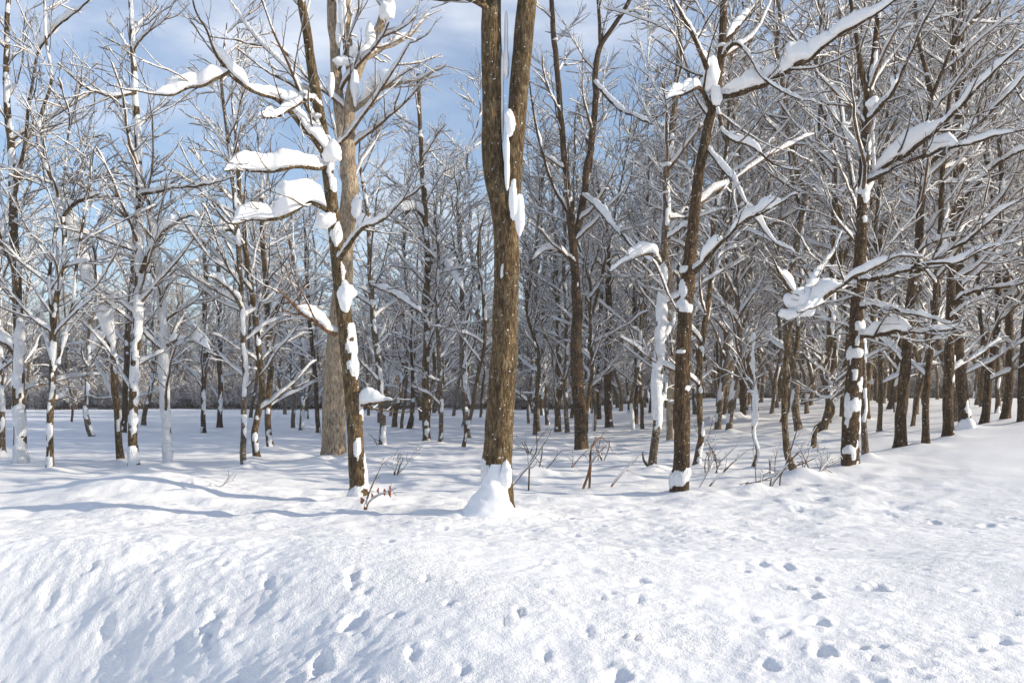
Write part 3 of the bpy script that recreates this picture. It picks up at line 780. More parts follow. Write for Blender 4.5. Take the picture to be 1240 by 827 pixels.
traced([(266, 518, 7), (266, 450, 6.5), (265, 375, 6), (263, 310, 5.5)], 'slender dark stem with a white foot, second of the close pair in the field', 'dark', 0.3, ext=10, z_from=2.6, n1=14)
traced([(298, 566, 7.5), (294, 547, 8), (295, 485, 7.5), (295, 423, 7.5), (293, 362, 7), (290, 312, 7), (284, 250, 6), (277, 180, 5), (268, 100, 4)], 'slim snow-speckled tree with a hooked foot, leftmost of the three-stem cluster', 'grey', 0.36, ext=11, z_from=3.0, n1=18)
traced([(312, 557, 9), (308, 524, 9), (316, 477, 8.5), (312, 415, 8), (305, 362, 8), (299, 308, 7), (292, 250, 6)], 'wavy brown tree in the middle of the three-stem cluster', 'brown', 0.2, ext=11, z_from=3.0, n1=16)
traced([(327, 543, 8.5), (324, 506, 8.5), (328, 444, 8), (324, 382, 7.5), (320, 320, 7), (316, 250, 6)], 'brown tree with a swollen foot, hindmost of the three-stem cluster', 'brown', 0.24, ext=11, z_from=3.0, n1=16)
traced([(365, 522, 6), (366, 423, 6), (361, 341, 5.5), (352, 300, 5)], 'thin snow-speckled stem standing alone before the pale stout tree', 'grey', 0.36, ext=10, z_from=2.5, n1=14)
traced([(386, 526, 6), (382, 464, 6), (375, 390, 5.5), (372, 320, 5)], 'thin dark stem touching the outline of the pale stout trunk', 'dark', 0.2, ext=10, z_from=3, n1=12)
traced([(464, 541, 8), (462, 485, 8), (456, 423, 8), (449, 341, 7), (446, 270, 6)], 'slim tree just past the brown leaning tree with snow down one side', 'grey', 0.34, ext=11, z_from=2.6, n1=18)
traced([(495, 521, 9), (499, 500, 6), (500, 470, 5), (498, 430, 4)], 'short slanting stub with a dark thick foot in the mid distance', 'dark', 0.2, ext=5, z_from=1.5, n1=6, n2=4, n3=3, len1=(.5, 1.2))
traced([(517, 535, 9.5), (515, 464, 9.5), (517, 403, 9), (517, 320, 8.5), (514, 250, 7.5), (510, 180, 6), (506, 90, 5)], 'upright brown tree midway between the leaning tree and the thick forked tree', 'brown', 0.26, ext=12, z_from=3.4, n1=20)
traced([(534, 537, 6), (534, 485, 6), (531, 420, 5.5), (530, 350, 5)], 'thin stem close beside the upright brown tree midway along', 'grey', 0.28, ext=9, z_from=2.5, n1=12)
traced([(566, 531, 8), (562, 464, 7.5), (560, 362, 7), (556, 280, 6)], 'slim speckled tree standing just beside the thick forked trunk', 'grey', 0.34, ext=11, z_from=2.6, n1=18)
traced([(560, 543, 4.5), (576, 470, 5), (588, 400, 5), (580, 320, 4)], 'thin slanting stem disappearing behind the thick forked trunk', 'brown', 0.2, ext=8, z_from=3.0, n1=10)

# ================================================================== between the forked tree and the straight dark one
for pts, lab, bk, pl in [
    ([(652, 523, 5), (650, 444, 5), (649, 362, 4.5)], 'thin stem nearest the far side of the thick forked trunk', 'grey', .3),
    ([(663, 516, 5), (660, 440, 5), (657, 350, 4.5)], 'thin speckled stem second out from the thick forked trunk', 'grey', .36),
    ([(675, 523, 8), (677, 444, 8), (673, 320, 7)], 'brown tree close in front of the dark V-forked one, white-flecked', 'brown', .32),
    ([(687, 526, 6), (684, 470, 6), (686, 400, 5), (683, 330, 5)], 'slim stem half hidden by the dark V-forked trunk', 'grey', .36),
    ([(726, 508, 5.5), (725, 440, 5.5), (728, 350, 5)], 'thin stem first past the dark V-forked trunk', 'dark', .2),
    ([(738, 519, 10), (736, 464, 10), (738, 382, 9), (735, 300, 8)], 'sturdy dark tree midway between the V-forked tree and the snow-wrapped slim tree', 'dark', .26),
    ([(769, 515, 7), (771, 444, 7), (769, 362, 6.5), (773, 290, 6)], 'slim dark tree with a white foot behind the snow-wrapped slim tree', 'dark', .2),
    ([(811, 535, 8.5), (812, 470, 8.5), (813, 423, 8), (812, 340, 7)], 'greyish trunk tucked behind the straight dark tree', 'pale', .2),
]:
    traced(pts, lab, bk, pl, ext=13, z_from=2.0, n1=22, n2=6)
traced([(843, 566, 9), (846, 545, 8), (850, 526, 8), (848, 490, 8), (847, 435, 8), (853, 390, 7.5), (858, 362, 7), (862, 320, 6.5), (866, 260, 6)], 'knotty twisted tree growing right against the straight dark trunk', 'brown', .3, ext=10, z_from=2.6, n1=14)
traced([(878, 512, 19), (878, 470, 18), (880, 403, 17), (879, 341, 15), (882, 270, 13), (884, 200, 10)], 'broad old grey trunk deep among the trees with a snow drift at its foot', 'grey', .26, ext=20, z_from=6, n1=16, collar=(.9, .5), k=18, scale=1.8)
for pts, lab, bk, pl in [
    ([(899, 506, 8), (904, 423, 7.5), (901, 340, 7), (905, 260, 6)], 'dark tree just beside the broad old grey trunk', 'dark', .1),
    ([(1048, 556, 8.5), (1045, 500, 8), (1046, 450, 7), (1043, 380, 6)], 'small speckled tree standing close behind the thick dark tree on the slope edge', 'grey', .42),
    ([(1065, 526, 6.5), (1066, 470, 6), (1067, 400, 6), (1064, 330, 5)], 'thin brown stem first past the thick dark tree on the slope edge', 'brown', .15),
    ([(1078, 497, 9), (1083, 470, 8.5), (1088, 430, 8), (1092, 350, 7)], 'dark leaning tree whose foot hides behind the crest of the slope', 'dark', .15),
    ([(1104, 518, 5.5), (1111, 480, 5), (1120, 450, 5), (1129, 420, 4.5), (1135, 370, 4)], 'thin brown tree slanting steeply among the uprights of the slope', 'brown', .12),
    ([(1121, 541, 10), (1121, 500, 9), (1122, 469, 9), (1126, 430, 8), (1130, 400, 7.5), (1133, 330, 7)], 'slim dark tree with a pinched foot at the slope edge', 'dark', .16),
    ([(1192, 516, 11), (1196, 480, 10.5), (1200, 440, 9), (1206, 400, 8), (1209, 356, 8), (1212, 290, 7)], 'forked tree with snow lodged low between its stems on the upper slope', 'dark', .3),
    ([(1217, 510, 12), (1221, 470, 11), (1221, 420, 10.5), (1219, 375, 10), (1216, 310, 9)], 'dark tree with a bowed trunk high on the slope', 'dark', .14),
    ([(1237, 513, 13), (1239, 480, 12), (1242, 430, 11), (1246, 360, 10)], 'dark trunk cut by the picture edge at the top of the slope', 'dark', .12),
]:
    st = ()
    if 'forked' in lab:
        st = [([(1196, 470, 7), (1192, 430, 6), (1189, 395, 5.5), (1186, 350, 5)], 10)]
    traced(pts, lab, bk, pl, ext=13, z_from=3.0, n1=20, n2=6, stems=st)
traced([(1090, 544, 15.5), (1093, 490, 14.5), (1096, 450, 14), (1100, 412, 13.5), (1106, 337, 12), (1114, 277, 10.5), (1121, 202, 9), (1125, 150, 8), (1127, 116, 7.5), (1121, 85, 5.5), (1112, 49, 4.5), (1109, 0, 4)],
    'tall dark leaning tree forking into a fine Y near the top', 'dark', .14, ext=12, k=16, z_from=4, n1=18,
    stems=[([(1127, 120, 6), (1140, 90, 5), (1150, 62, 4.5), (1165, 40, 4), (1185, 19, 3.5), (1210, -10, 3)], 11)])
traced([(1149, 531, 14), (1149, 490, 13.5), (1149, 450, 13), (1151, 375, 12), (1155, 300, 11), (1155, 255, 9.5), (1157, 187, 8), (1160, 120, 7)], 'stout dark tree, first of the close pair on the upper slope', 'dark', .18, ext=13, k=16, z_from=3.6, n1=20)
TB, BB, YB, _ = traced([(1169, 520, 15), (1166, 470, 14.5), (1162, 412, 13), (1160, 350, 12), (1162, 290, 10), (1166, 220, 9)], 'stout dark tree on the upper slope, white snow block at its foot', 'dark', .18, ext=13, k=16, z_from=3.6, n1=20, collar=(.4, .12))
cushion(TB, BB, 1172, 519, YB-.24, 20, 20, 141, depth=20)

for q, (key, pts, dY, loads, mt) in enumerate([
    (1090, [(1121, 202, 5), (1140, 186, 4.5), (1162, 168, 4.2), (1190, 142, 3.8), (1215, 118, 3.4), (1245, 92, 3), (1275, 70, 2.4)], -2.2, [(.05, .5, 10), (.5, .95, 7)], M_DARK),
    (1090, [(1108, 330, 5), (1128, 318, 4.5), (1150, 304, 4), (1178, 286, 3.6), (1208, 262, 3.2), (1245, 240, 2.6)], -2.2, [(.05, .95, 9)], M_DARK),
    (1149, [(1155, 250, 5), (1175, 232, 4.5), (1198, 206, 4.2), (1220, 190, 3.8), (1245, 180, 3), (1275, 168, 2.6)], -2.0, [(.15, .9, 13)], M_DARK),
    (1149, [(1152, 370, 5), (1172, 356, 4.5), (1195, 348, 4), (1220, 344, 3.4), (1250, 342, 2.6)], -2.0, [(.05, .9, 11)], M_DARK),
    (1149, [(1157, 190, 5), (1172, 160, 4.5), (1186, 128, 4), (1205, 86, 3.5), (1230, 40, 3), (1250, 0, 2.4)], -1.2, [(.05, .7, 7)], M_DARK),
    (61, [(76, 262, 4), (90, 248, 3.6), (104, 240, 3.2), (121, 236, 2.4)], -.6, [(0.1, .95, 15)], M_BROWN),
    (162, [(169, 236, 4), (190, 232, 3.5), (222, 226, 3), (255, 222, 2.4), (284, 214, 2)], -1.0, [(.1, .9, 5)], M_BROWN),
    (162, [(165, 112, 4), (140, 116, 3.4), (112, 110, 3), (90, 96, 2.6), (70, 78, 2)], -.9, [(.1, .9, 5)], M_BROWN),
    (162, [(170, 330, 4.5), (186, 300, 4), (204, 276, 3.4), (226, 262, 3), (250, 266, 2.2)], -1.2, [(.1, .95, 12)], M_BROWN),
    (298, [(293, 374, 4), (281, 354, 3.6), (264, 341, 3.2), (248, 334, 2.6)], -.9, [(.05, .95, 11)], M_GREY),
    (312, [(298, 302, 4), (286, 286, 3.6), (270, 279, 3), (252, 283, 2.4)], -.8, [(.05, .95, 12)], M_BROWN),
    (327, [(324, 390, 4), (338, 372, 3.6), (352, 366, 3), (366, 374, 2.4)], -.8, [(.05, .95, 10)], M_BROWN),
    (464, [(450, 345, 4), (470, 352, 3.6), (494, 368, 3.2), (516, 386, 2.4)], -1.0, [(.05, .95, 8)], M_GREY),
    (517, [(517, 304, 4.5), (534, 318, 4), (552, 340, 3.2), (566, 360, 2.4)], -1.0, [(.05, .95, 9)], M_BROWN),
    (517, [(514, 264, 4.5), (502, 254, 4), (488, 258, 3.2), (474, 270, 2.4)], -.8, [(.02, .9, 15)], M_BROWN),
    (738, [(737, 330, 5), (722, 318, 4), (706, 322, 3.4), (690, 334, 2.6)], -1.0, [(.05, .95, 9)], M_DARK),
    (878, [(881, 330, 8), (900, 306, 6), (925, 280, 5), (955, 262, 4), (990, 244, 3)], -3.0, [(.1, .55, 13), (.55, .95, 10)], M_GREY),
]):
    tt, bb, yy = REG[key]
    make_limb(tt, bb, pts, yy, dY, loads, mt, 60+q, (8, 4))

# ================================================================== saplings, shrubs and dead sticks
S9, BS9, YS9, _ = traced([(966, 577, 9), (960, 568, 9), (952, 547, 9), (950, 520, 8.5), (949, 485, 8.5), (951, 444, 8), (954, 410, 7), (958, 385, 6.5), (967, 366, 6)], 'crooked young tree with a snow-filled fork, its curved foot poking out of a drift', 'brown', .14, ext=None, name='sapling', cat='young tree', z_from=9, crown=False, collar=(.32, .16), k=14)
make_limb(S9, BS9, [(965, 372, 6), (985, 372, 5), (1003, 360, 4.6), (1020, 346, 4.4), (1040, 334, 4), (1062, 322, 3.5), (1085, 314, 3), (1120, 312, 2.5)], YS9, -1.2, [(0.0, 0.38, 20), (0.4, .8, 8)], M_BROWN, 41, (7, 4))
make_limb(S9, BS9, [(968, 366, 5), (980, 352, 4.5), (994, 330, 4), (1008, 306, 3.6), (1020, 280, 3)], YS9, .8, [(0.05, .6, 9)], M_BROWN, 42, (6, 4))
make_limb(S9, BS9, [(966, 368, 5), (956, 350, 4), (944, 330, 3.5), (934, 312, 2.5)], YS9, -.5, [(0.1, .7, 12)], M_BROWN, 43, (5, 3))
for i, (px, py, w, h) in enumerate([(968, 362, 28, 30), (975, 375, 22, 18), (955, 380, 20, 12)]):
    cushion(S9, BS9, px, py, YS9-.1, w, h, 150+i, depth=22)
t, bx, Y, _ = traced([(907, 572, 4.5), (914, 560, 4.5), (917, 545, 4.5), (912, 525, 4.5), (914, 506, 5), (915, 480, 4.5), (911, 440, 4), (913, 400, 3)], 'thin curly sapling sheathed in snow in front of the broad old trunk', 'red', .5, ext=3.6, name='sapling', cat='young tree', z_from=1.2, n1=6, n2=3, n3=2, len1=(.4, .9), heavy=0, collar=(.4, .12), patches=[(912, 440, 10, 20), (914, 490, 8, 50), (912, 410, 6, 16)])
traced([(985, 545, 6), (986, 530, 6), (989, 518, 6), (998, 511, 6), (1006, 504, 5.5), (1009, 494, 5), (1004, 478, 4), (1000, 460, 3)], 'sharply bent broken sapling stump in front of the shaded trunks', 'brown', .2, ext=None, name='sapling', cat='young tree', z_from=.9, n1=5, n2=3, n3=2, len1=(.3, .7))


def shrub(label, sticks, mat, seed, group='twiggy shrubs poking through the snow', leaves=(), name='shrub', cat='shrub', snow=1.0):
    base = hit(sticks[0][0][0], sticks[0][0][1]); Y = base[1]
    t = empty(name, base, label, cat, group)
    r = np.random.default_rng(700+seed)
    for i, sp in enumerate(sticks):
        dY = r.uniform(-.3, .3)
        s = limb_arrays(sp, Y, dY, seed+i)
        s[:, 3] *= .62
        s[0, 2] = min(s[0, 2], float(height(s[0, 0], s[0, 1])) - 0.05)
        b = Buf()
        g = resample(s, max(14, len(s)//2))
        tubes(b, g[None, :, :3], g[None, :, 3], 8, snow*snow_on(g[None, :, :3], g[None, :, 3], .012, .8, .55, r))
        P2, R2 = grow(g[None, :, :3], g[None, :, 3], 4, (.35, 1), (.15, .45), (25, 55), 6, .6, .009, .004, .2, .16, r)
        tubes(b, P2, R2, 5, snow*snow_on(P2, R2, .009, .8, .5, r))
        part('stick', b, mat, t, base)
    for i, (px, py, w, h) in enumerate(leaves):
        b = Buf()
        n, k = 9, 7
        u = np.linspace(0, 1, n)[:, None]; v = np.linspace(-1, 1, k)[None]
        sc = 1/F*Y
        X = v*w*.5*np.sin(np.pi*np.clip(u, .03, .97))**.7*sc; Zv = -u*h*sc+0*v; Yv = 0.35*w*sc*np.abs(v)+.012*np.sin(u*9+i)
        a = r.uniform(-.7, .7)
        V = np.stack([X*math.cos(a)-Yv*math.sin(a), X*math.sin(a)+Yv*math.cos(a), Zv], -1)+at(px, py-h/2, Y-.03)
        V2 = V+np.array([0, .004, 0])
        f = (np.arange(n-1)[:, None]*k+np.arange(k-1)[None])[..., None]+np.array([0, 1, k+1, k])
        b.add(V.reshape(-1, 3), f.reshape(-1, 4), np.zeros(n*k)); b.add(V2.reshape(-1, 3), f.reshape(-1, 4)[:, ::-1], np.zeros(n*k))
        part('leaf', b, M_LEAF, t, base)
    return t


shrub('little shrub with shrivelled orange leaves at the foot of the brown leaning tree', [[(441, 618, 4), (446, 600, 3), (456, 580, 2.6), (466, 556, 2)], [(443, 612, 3), (455, 600, 2.4), (470, 592, 2), (480, 588, 1.6)]], M_RED, 1,
      leaves=[(457, 594, 3.5, 7), (466, 596, 3.5, 9), (473, 595, 4.5, 14), (450, 600, 3.5, 6), (437, 606, 7, 8)])
shrub('bare stick leaning out from behind the foot of the thick forked tree', [[(617, 592, 4.5), (630, 574, 4), (645, 556, 3.6), (660, 536, 3), (668, 520, 2)], [(640, 562, 3), (650, 544, 2.4), (648, 520, 2)]], M_BROWN, 2)
shrub('red-footed sprig rising from a small drift below the V-forked tree', [[(706, 592, 5), (712, 575, 4.5), (715, 562, 4), (716, 545, 3.2), (722, 530, 2.4)], [(714, 562, 3), (726, 548, 2.4), (735, 540, 1.8)], [(713, 548, 2.4), (728, 528, 2.4), (742, 545, 2)]], M_RED, 3)
shrub('single straight twig slanting up from flat snow beside the torn-foot slim tree', [[(739, 590, 3.6), (750, 577, 3.2), (762, 566, 2.6), (774, 553, 2)]], M_RED, 4)
shrub('tangle of low snowy twigs fanning out just past the straight dark tree', [[(858, 590, 3.4), (872, 574, 3), (888, 560, 2.6), (902, 546, 2)], [(846, 592, 2.6), (856, 572, 2.4), (866, 552, 2)], [(862, 597, 2.4), (880, 588, 2), (905, 580, 2)], [(868, 595, 2.4), (875, 604, 2), (880, 606, 1.6)]], M_TWIG, 5)
shrub('spray of long thin sticks leaning away from the crooked young tree', [[(934, 588, 4), (942, 576, 3.6), (956, 560, 3), (972, 540, 2.6), (990, 515, 2)], [(932, 580, 2.6), (950, 566, 2.6), (975, 556, 2.2), (1000, 545, 1.8)], [(900, 586, 3), (925, 583, 2.6), (945, 572, 2)], [(944, 580, 2.6), (958, 540, 2.6), (968, 505, 2)]], M_TWIG, 6)
shrub('fallen twig lying on the low mound by the birches', [[(258, 590, 2.6), (268, 588, 2.2), (276, 582, 2), (284, 580, 1.6)]], M_TWIG, 7, snow=.3)

for (n_, pa, pb, ya, yb, lab) in [(4, 636, 790, 548, 590, 'low tuft of thin pale stems in the open snow before the V-forked tree'), (10, 845, 1010, 545, 592, 'low tuft of thin pale stems among the snow mounds before the broad old trunk'), (2, 455, 580, 540, 580, 'low tuft of thin pale stems between the leaning tree and the thick forked tree')]:
    for q in range(n_):
        px, py = rng.uniform(pa, pb), rng.uniform(ya, yb)
        st = []
        side = rng.choice([-1, 1])
        for k in range(int(rng.integers(2, 5))):
            a = rng.uniform(-.5, .9)*side+rng.uniform(-.25, .25); ln = rng.uniform(14, 48); w0 = rng.uniform(1.5, 2.5)
            b1 = rng.uniform(-.35, .35); ox = rng.uniform(-5, 5)
            st.append([(px+ox, py, w0)]+[(px+ox+ln*f*math.sin(a+b1*f), py-ln*f*math.cos(a+b1*f), w0*(1-.5*f)) for f in (.33, .66, 1.0)])
        shrub(lab, st, M_TWIG if q % 3 else M_RED, 50+q+int(pa), snow=1.8)
        if q % 2 == 0:
            c = hit(px+rng.uniform(-8, 8), py+2); COLLARS.append((c[0], c[1], rng.uniform(.2, .4), rng.uniform(.03, .11), rng.uniform(-.1, .1)))

# ================================================================== rows of trees filling the wood
protos = []
for i in range(12):
    r = np.random.default_rng(2000+i)
    pole = i % 2 == 0
    Ht = r.uniform(14, 17) if pole else r.uniform(11, 15)
    t = empty('bare_tree', (0, 0, 0))
    n = int(Ht/.16)
    h = np.linspace(0, Ht, n)
    lean = r.uniform(-.05, .05, 2)
    P = np.stack([lean[0]*h+.42*noise2(h*.33, h*0+i, 61)*ss(0, 3, h)+.09*noise2(h*1.3, h*0+i, 63), lean[1]*h+.42*noise2(h*.33, h*0+i, 62)*ss(0, 3, h), h-.1], -1)
    R0 = r.uniform(.065, .105)
    R = R0*(1-h/Ht)**.75+.012
    b = Buf(); trunk_tube(b, P, R, 10, r.uniform(.32, .48), 50+i*3.1, scale=1.4)
    stems = [np.concatenate([P, R[:, None]], 1)]
    if i % 3 != 0 and not pole:
        m0 = int(n*r.uniform(.25, .5)); hh = h[m0:]-h[m0]; a = r.uniform(0, 6.28); sp = r.uniform(.18, .34)
        Q = P[m0]+np.stack([math.cos(a)*sp*hh*(1-.03*hh)+.08*noise2(hh*.8, hh*0+i, 64), math.sin(a)*sp*hh*(1-.03*hh), hh*.93], -1)
        RQ = R[m0]*.8*(1-hh/(hh[-1]+.01))**.7+.011
        trunk_tube(b, Q, RQ, 8, .15, 70+i, flare=0); stems.append(np.concatenate([Q, RQ[:, None]], 1))
    part('trunk', b, [M_BROWN, M_GREY, M_GREY, M_BROWN][i % 4], t, (0, 0, 0))
    b = Buf(); crown_on(b, stems, r, (4.5 if pole else 1.8)+1.6*r.uniform(), 22 if pole else 26, 6, 3, (1.2, 2.8) if pole else (1.5, 3.8), 1.4, .70, crotch=.6, fine=1.15, heavy=2 if pole else 4, trop=.8 if pole else .6)
    part('crown', b, M_TWIG, t, (0, 0, 0))
    protos.append(t)
used = set()


def plant(x, y, label, s=1.0):
    i = int(rng.integers(len(protos)))
    src = protos[i]
    if i not in used:
        used.add(i); o = src
    else:
        o = src.copy(); COL.objects.link(o)
        for ch in list(src.children):
            c = ch.copy(); COL.objects.link(c); c.parent = o
    o.location = (x, y, float(height(x, y))-.02)
    o.rotation_euler = (0, 0, rng.uniform(0, 6.28)); o.scale = (s*rng.uniform(.9, 1.1),)*2+(s,)
    o['label'] = label; o['category'] = 'tree'; o['group'] = G_TREES
    OCC.append((x, y))
    if y < 60: COLLARS.append((x+.05, y-.05, rng.uniform(.25, .5), rng.uniform(.05, .2), rng.uniform(-.1, .1)))


# (px range, distance range, count, shared label: nothing tells these apart)
BELTS = [
    ((0, 230), (45, 85), 4, 'small far-off tree in the open field behind the birches'),
    ((230, 430), (42, 85), 6, 'far slim tree standing between the three-stem cluster and the pale stout tree'),
    ((440, 590), (38, 85), 16, 'far slim tree crowded in the gap between the leaning tree and the thick forked tree'),
    ((630, 720), (38, 90), 14, 'far slim tree crowded around the dark V-forked trunk'),
    ((715, 830), (36, 90), 20, 'far slim tree crowded between the V-forked tree and the straight dark tree'),
    ((835, 950), (36, 90), 24, 'far slim tree crowded around the broad old grey trunk'),
    ((950, 1040), (32, 80), 22, 'far slim tree crowded behind the crooked young tree'),
    ((1045, 1150), (31, 80), 24, 'far slim tree crowded behind the tall leaning Y-topped tree'),
    ((1150, 1300), (30, 80), 23, 'far slim tree crowded behind the close pair on the upper slope'),
]
for (pa, pb), (ya, yb), cnt, lab in BELTS:
    k = 0; tries = 0
    while k < cnt and tries < 900:
        tries += 1
        y = ya+(yb-ya)*rng.uniform()**.9
        x = (rng.uniform(pa, pb)-HX)/F*y
        if any((x-a)**2+(y-c)**2 < 1.3 for a, c in OCC):
            continue
        s = rng.uniform(.8, 1.15) if pa < 600 else rng.uniform(.9, 1.35)
        plant(x, y, lab, s); k += 1
for i, t in enumerate(protos):
    if i not in used:
        for c in list(t.children): bpy.data.objects.remove(c)
        bpy.data.objects.remove(t)

# the far wood beyond the field: one mass nobody could count
low = []
for i in range(5):
    r = np.random.default_rng(3000+i)
    Ht = r.uniform(8, 11); n = 14
    h = np.linspace(0, Ht, n)
    P = np.stack([.3*noise2(h*.3, h*0+i, 71), .3*noise2(h*.3, h*0+i, 72), h-.3], -1); R = .13*(1-h/Ht)**.7+.015
    b = Buf()
    tubes(b, P[None], R[None], 6, np.zeros((1, n)))
    P1, R1 = grow(P[None], R[None], 26, (.1, .98), (1.0, 2.8), (30, 65), 6, .5, .05, .016, .5, .14, r)
    P2, R2 = grow(P1, R1, 7, (.2, 1), (.5, 1.2), (25, 60), 5, .6, .02, .011, .3, .18, r)
    P3, R3 = grow(P2, R2, 3, (.1, 1), (.3, .7), (25, 60), 3, .7, .012, .009, .15, .2, r)
    tubes(b, P1, R1, 4, snow_on(P1, R1, .03, 1.0, .66, r)); tubes(b, P2, R2, 4, snow_on(P2, R2, .024, .8, .62, r)); tubes(b, P3, R3, 3, snow_on(P3, R3, .015, .6, .55, r))
    low.append(bpy.data.objects.new('far_tree', b.mesh('far_tree', M_FAR)))
for i in range(3):      # frosted brush at the wood's edge
    r = np.random.default_rng(3100+i)
    b = Buf()
    n0 = 14; a = r.uniform(0, 6.28, n0); rr_ = r.uniform(0, .9, n0); hh = r.uniform(1.5, 3.2, n0); u = np.linspace(0, 1, 6)[None]
    P = np.stack([(rr_*np.cos(a))[:, None]+np.cos(a)[:, None]*u*hh[:, None]*.3, (rr_*np.sin(a))[:, None]+np.sin(a)[:, None]*u*hh[:, None]*.3, u*hh[:, None]-.2], -1)
    R = .028*(1-.6*u)+0*hh[:, None]
    P2, R2 = grow(P, R, 9, (.2, 1), (.5, 1.3), (25, 60), 5, .6, .02, .011, .25, .18, r)
    P3, R3 = grow(P2, R2, 4, (.1, 1), (.3, .7), (25, 60), 3, .7, .012, .009, .15, .2, r)
    tubes(b, P, R, 4, snow_on(P, R, .02, .7, .6, r)); tubes(b, P2, R2, 4, snow_on(P2, R2, .045, .9, .7, r)); tubes(b, P3, R3, 3, snow_on(P3, R3, .03, .7, .66, r))
    low.append(bpy.data.objects.new('far_brush', b.mesh('far_brush', M_FAR)))
src = bpy.data.collections.new('far_wood_kinds')
for i, o in enumerate(low):
    o.name = 'wood_kind_%02d' % i; src.objects.link(o)
r = np.random.default_rng(77)
pts = []; rot = []; scl = []; idx = []
for i in range(1250):
    brush = i >= 650
    y = r.uniform(86, 98) if brush else 95+38*r.uniform()**1.3
    px = r.uniform(-160, 1400); x = (px-HX)/F*y
    pts.append((x, y, float(height(x, y)))); rot.append((0, 0, r.uniform(0, 6.28)))
    scl.append(r.uniform(.8, 1.2)*(r.uniform(.4, 1.3) if brush else (1.05+.65*float(ss(600, 950, px))))); idx.append(int(r.integers(5, 8) if brush else r.integers(5)))
me = bpy.data.meshes.new('far_woods'); me.from_pydata(pts, [], [])
me.attributes.new('rot', 'FLOAT_VECTOR', 'POINT').data.foreach_set('vector', np.array(rot, np.float32).ravel())
me.attributes.new('scl', 'FLOAT', 'POINT').data.foreach_set('value', np.array(scl, np.float32))
me.attributes.new('idx', 'INT', 'POINT').data.foreach_set('value', np.array(idx, np.int32))
me.materials.append(M_TWIG)
fw = top('far_woods', me, kind='stuff', label='grey frosted mass of bare woodland closing off the snowfield', category='woodland')
ng = bpy.data.node_groups.new('scatter', 'GeometryNodeTree')
ng.interface.new_socket('Geometry', in_out='INPUT', socket_type='NodeSocketGeometry'); ng.interface.new_socket('Geometry', in_out='OUTPUT', socket_type='NodeSocketGeometry')
gi = ng.nodes.new('NodeGroupInput'); go = ng.nodes.new('NodeGroupOutput'); ip = ng.nodes.new('GeometryNodeInstanceOnPoints'); ci = ng.nodes.new('GeometryNodeCollectionInfo')
ci.inputs['Collection'].default_value = src; ci.inputs['Separate Children'].default_value = True; ci.inputs['Reset Children'].default_value = True
def na(nm, ty):
    n = ng.nodes.new('GeometryNodeInputNamedAttribute'); n.data_type = ty; n.inputs['Name'].default_value = nm; return n.outputs['Attribute']
l_ = ng.links.new
l_(gi.outputs[0], ip.inputs['Points']); l_(ci.outputs[0], ip.inputs['Instance']); ip.inputs['Pick Instance'].default_value = True
l_(na('idx', 'INT'), ip.inputs['Instance Index']); l_(na('rot', 'FLOAT_VECTOR'), ip.inputs['Rotation']); l_(na('scl', 'FLOAT'), ip.inputs['Scale'])
l_(ip.outputs[0], go.inputs[0])
fw.modifiers.new('scatter', 'NODES').node_group = ng

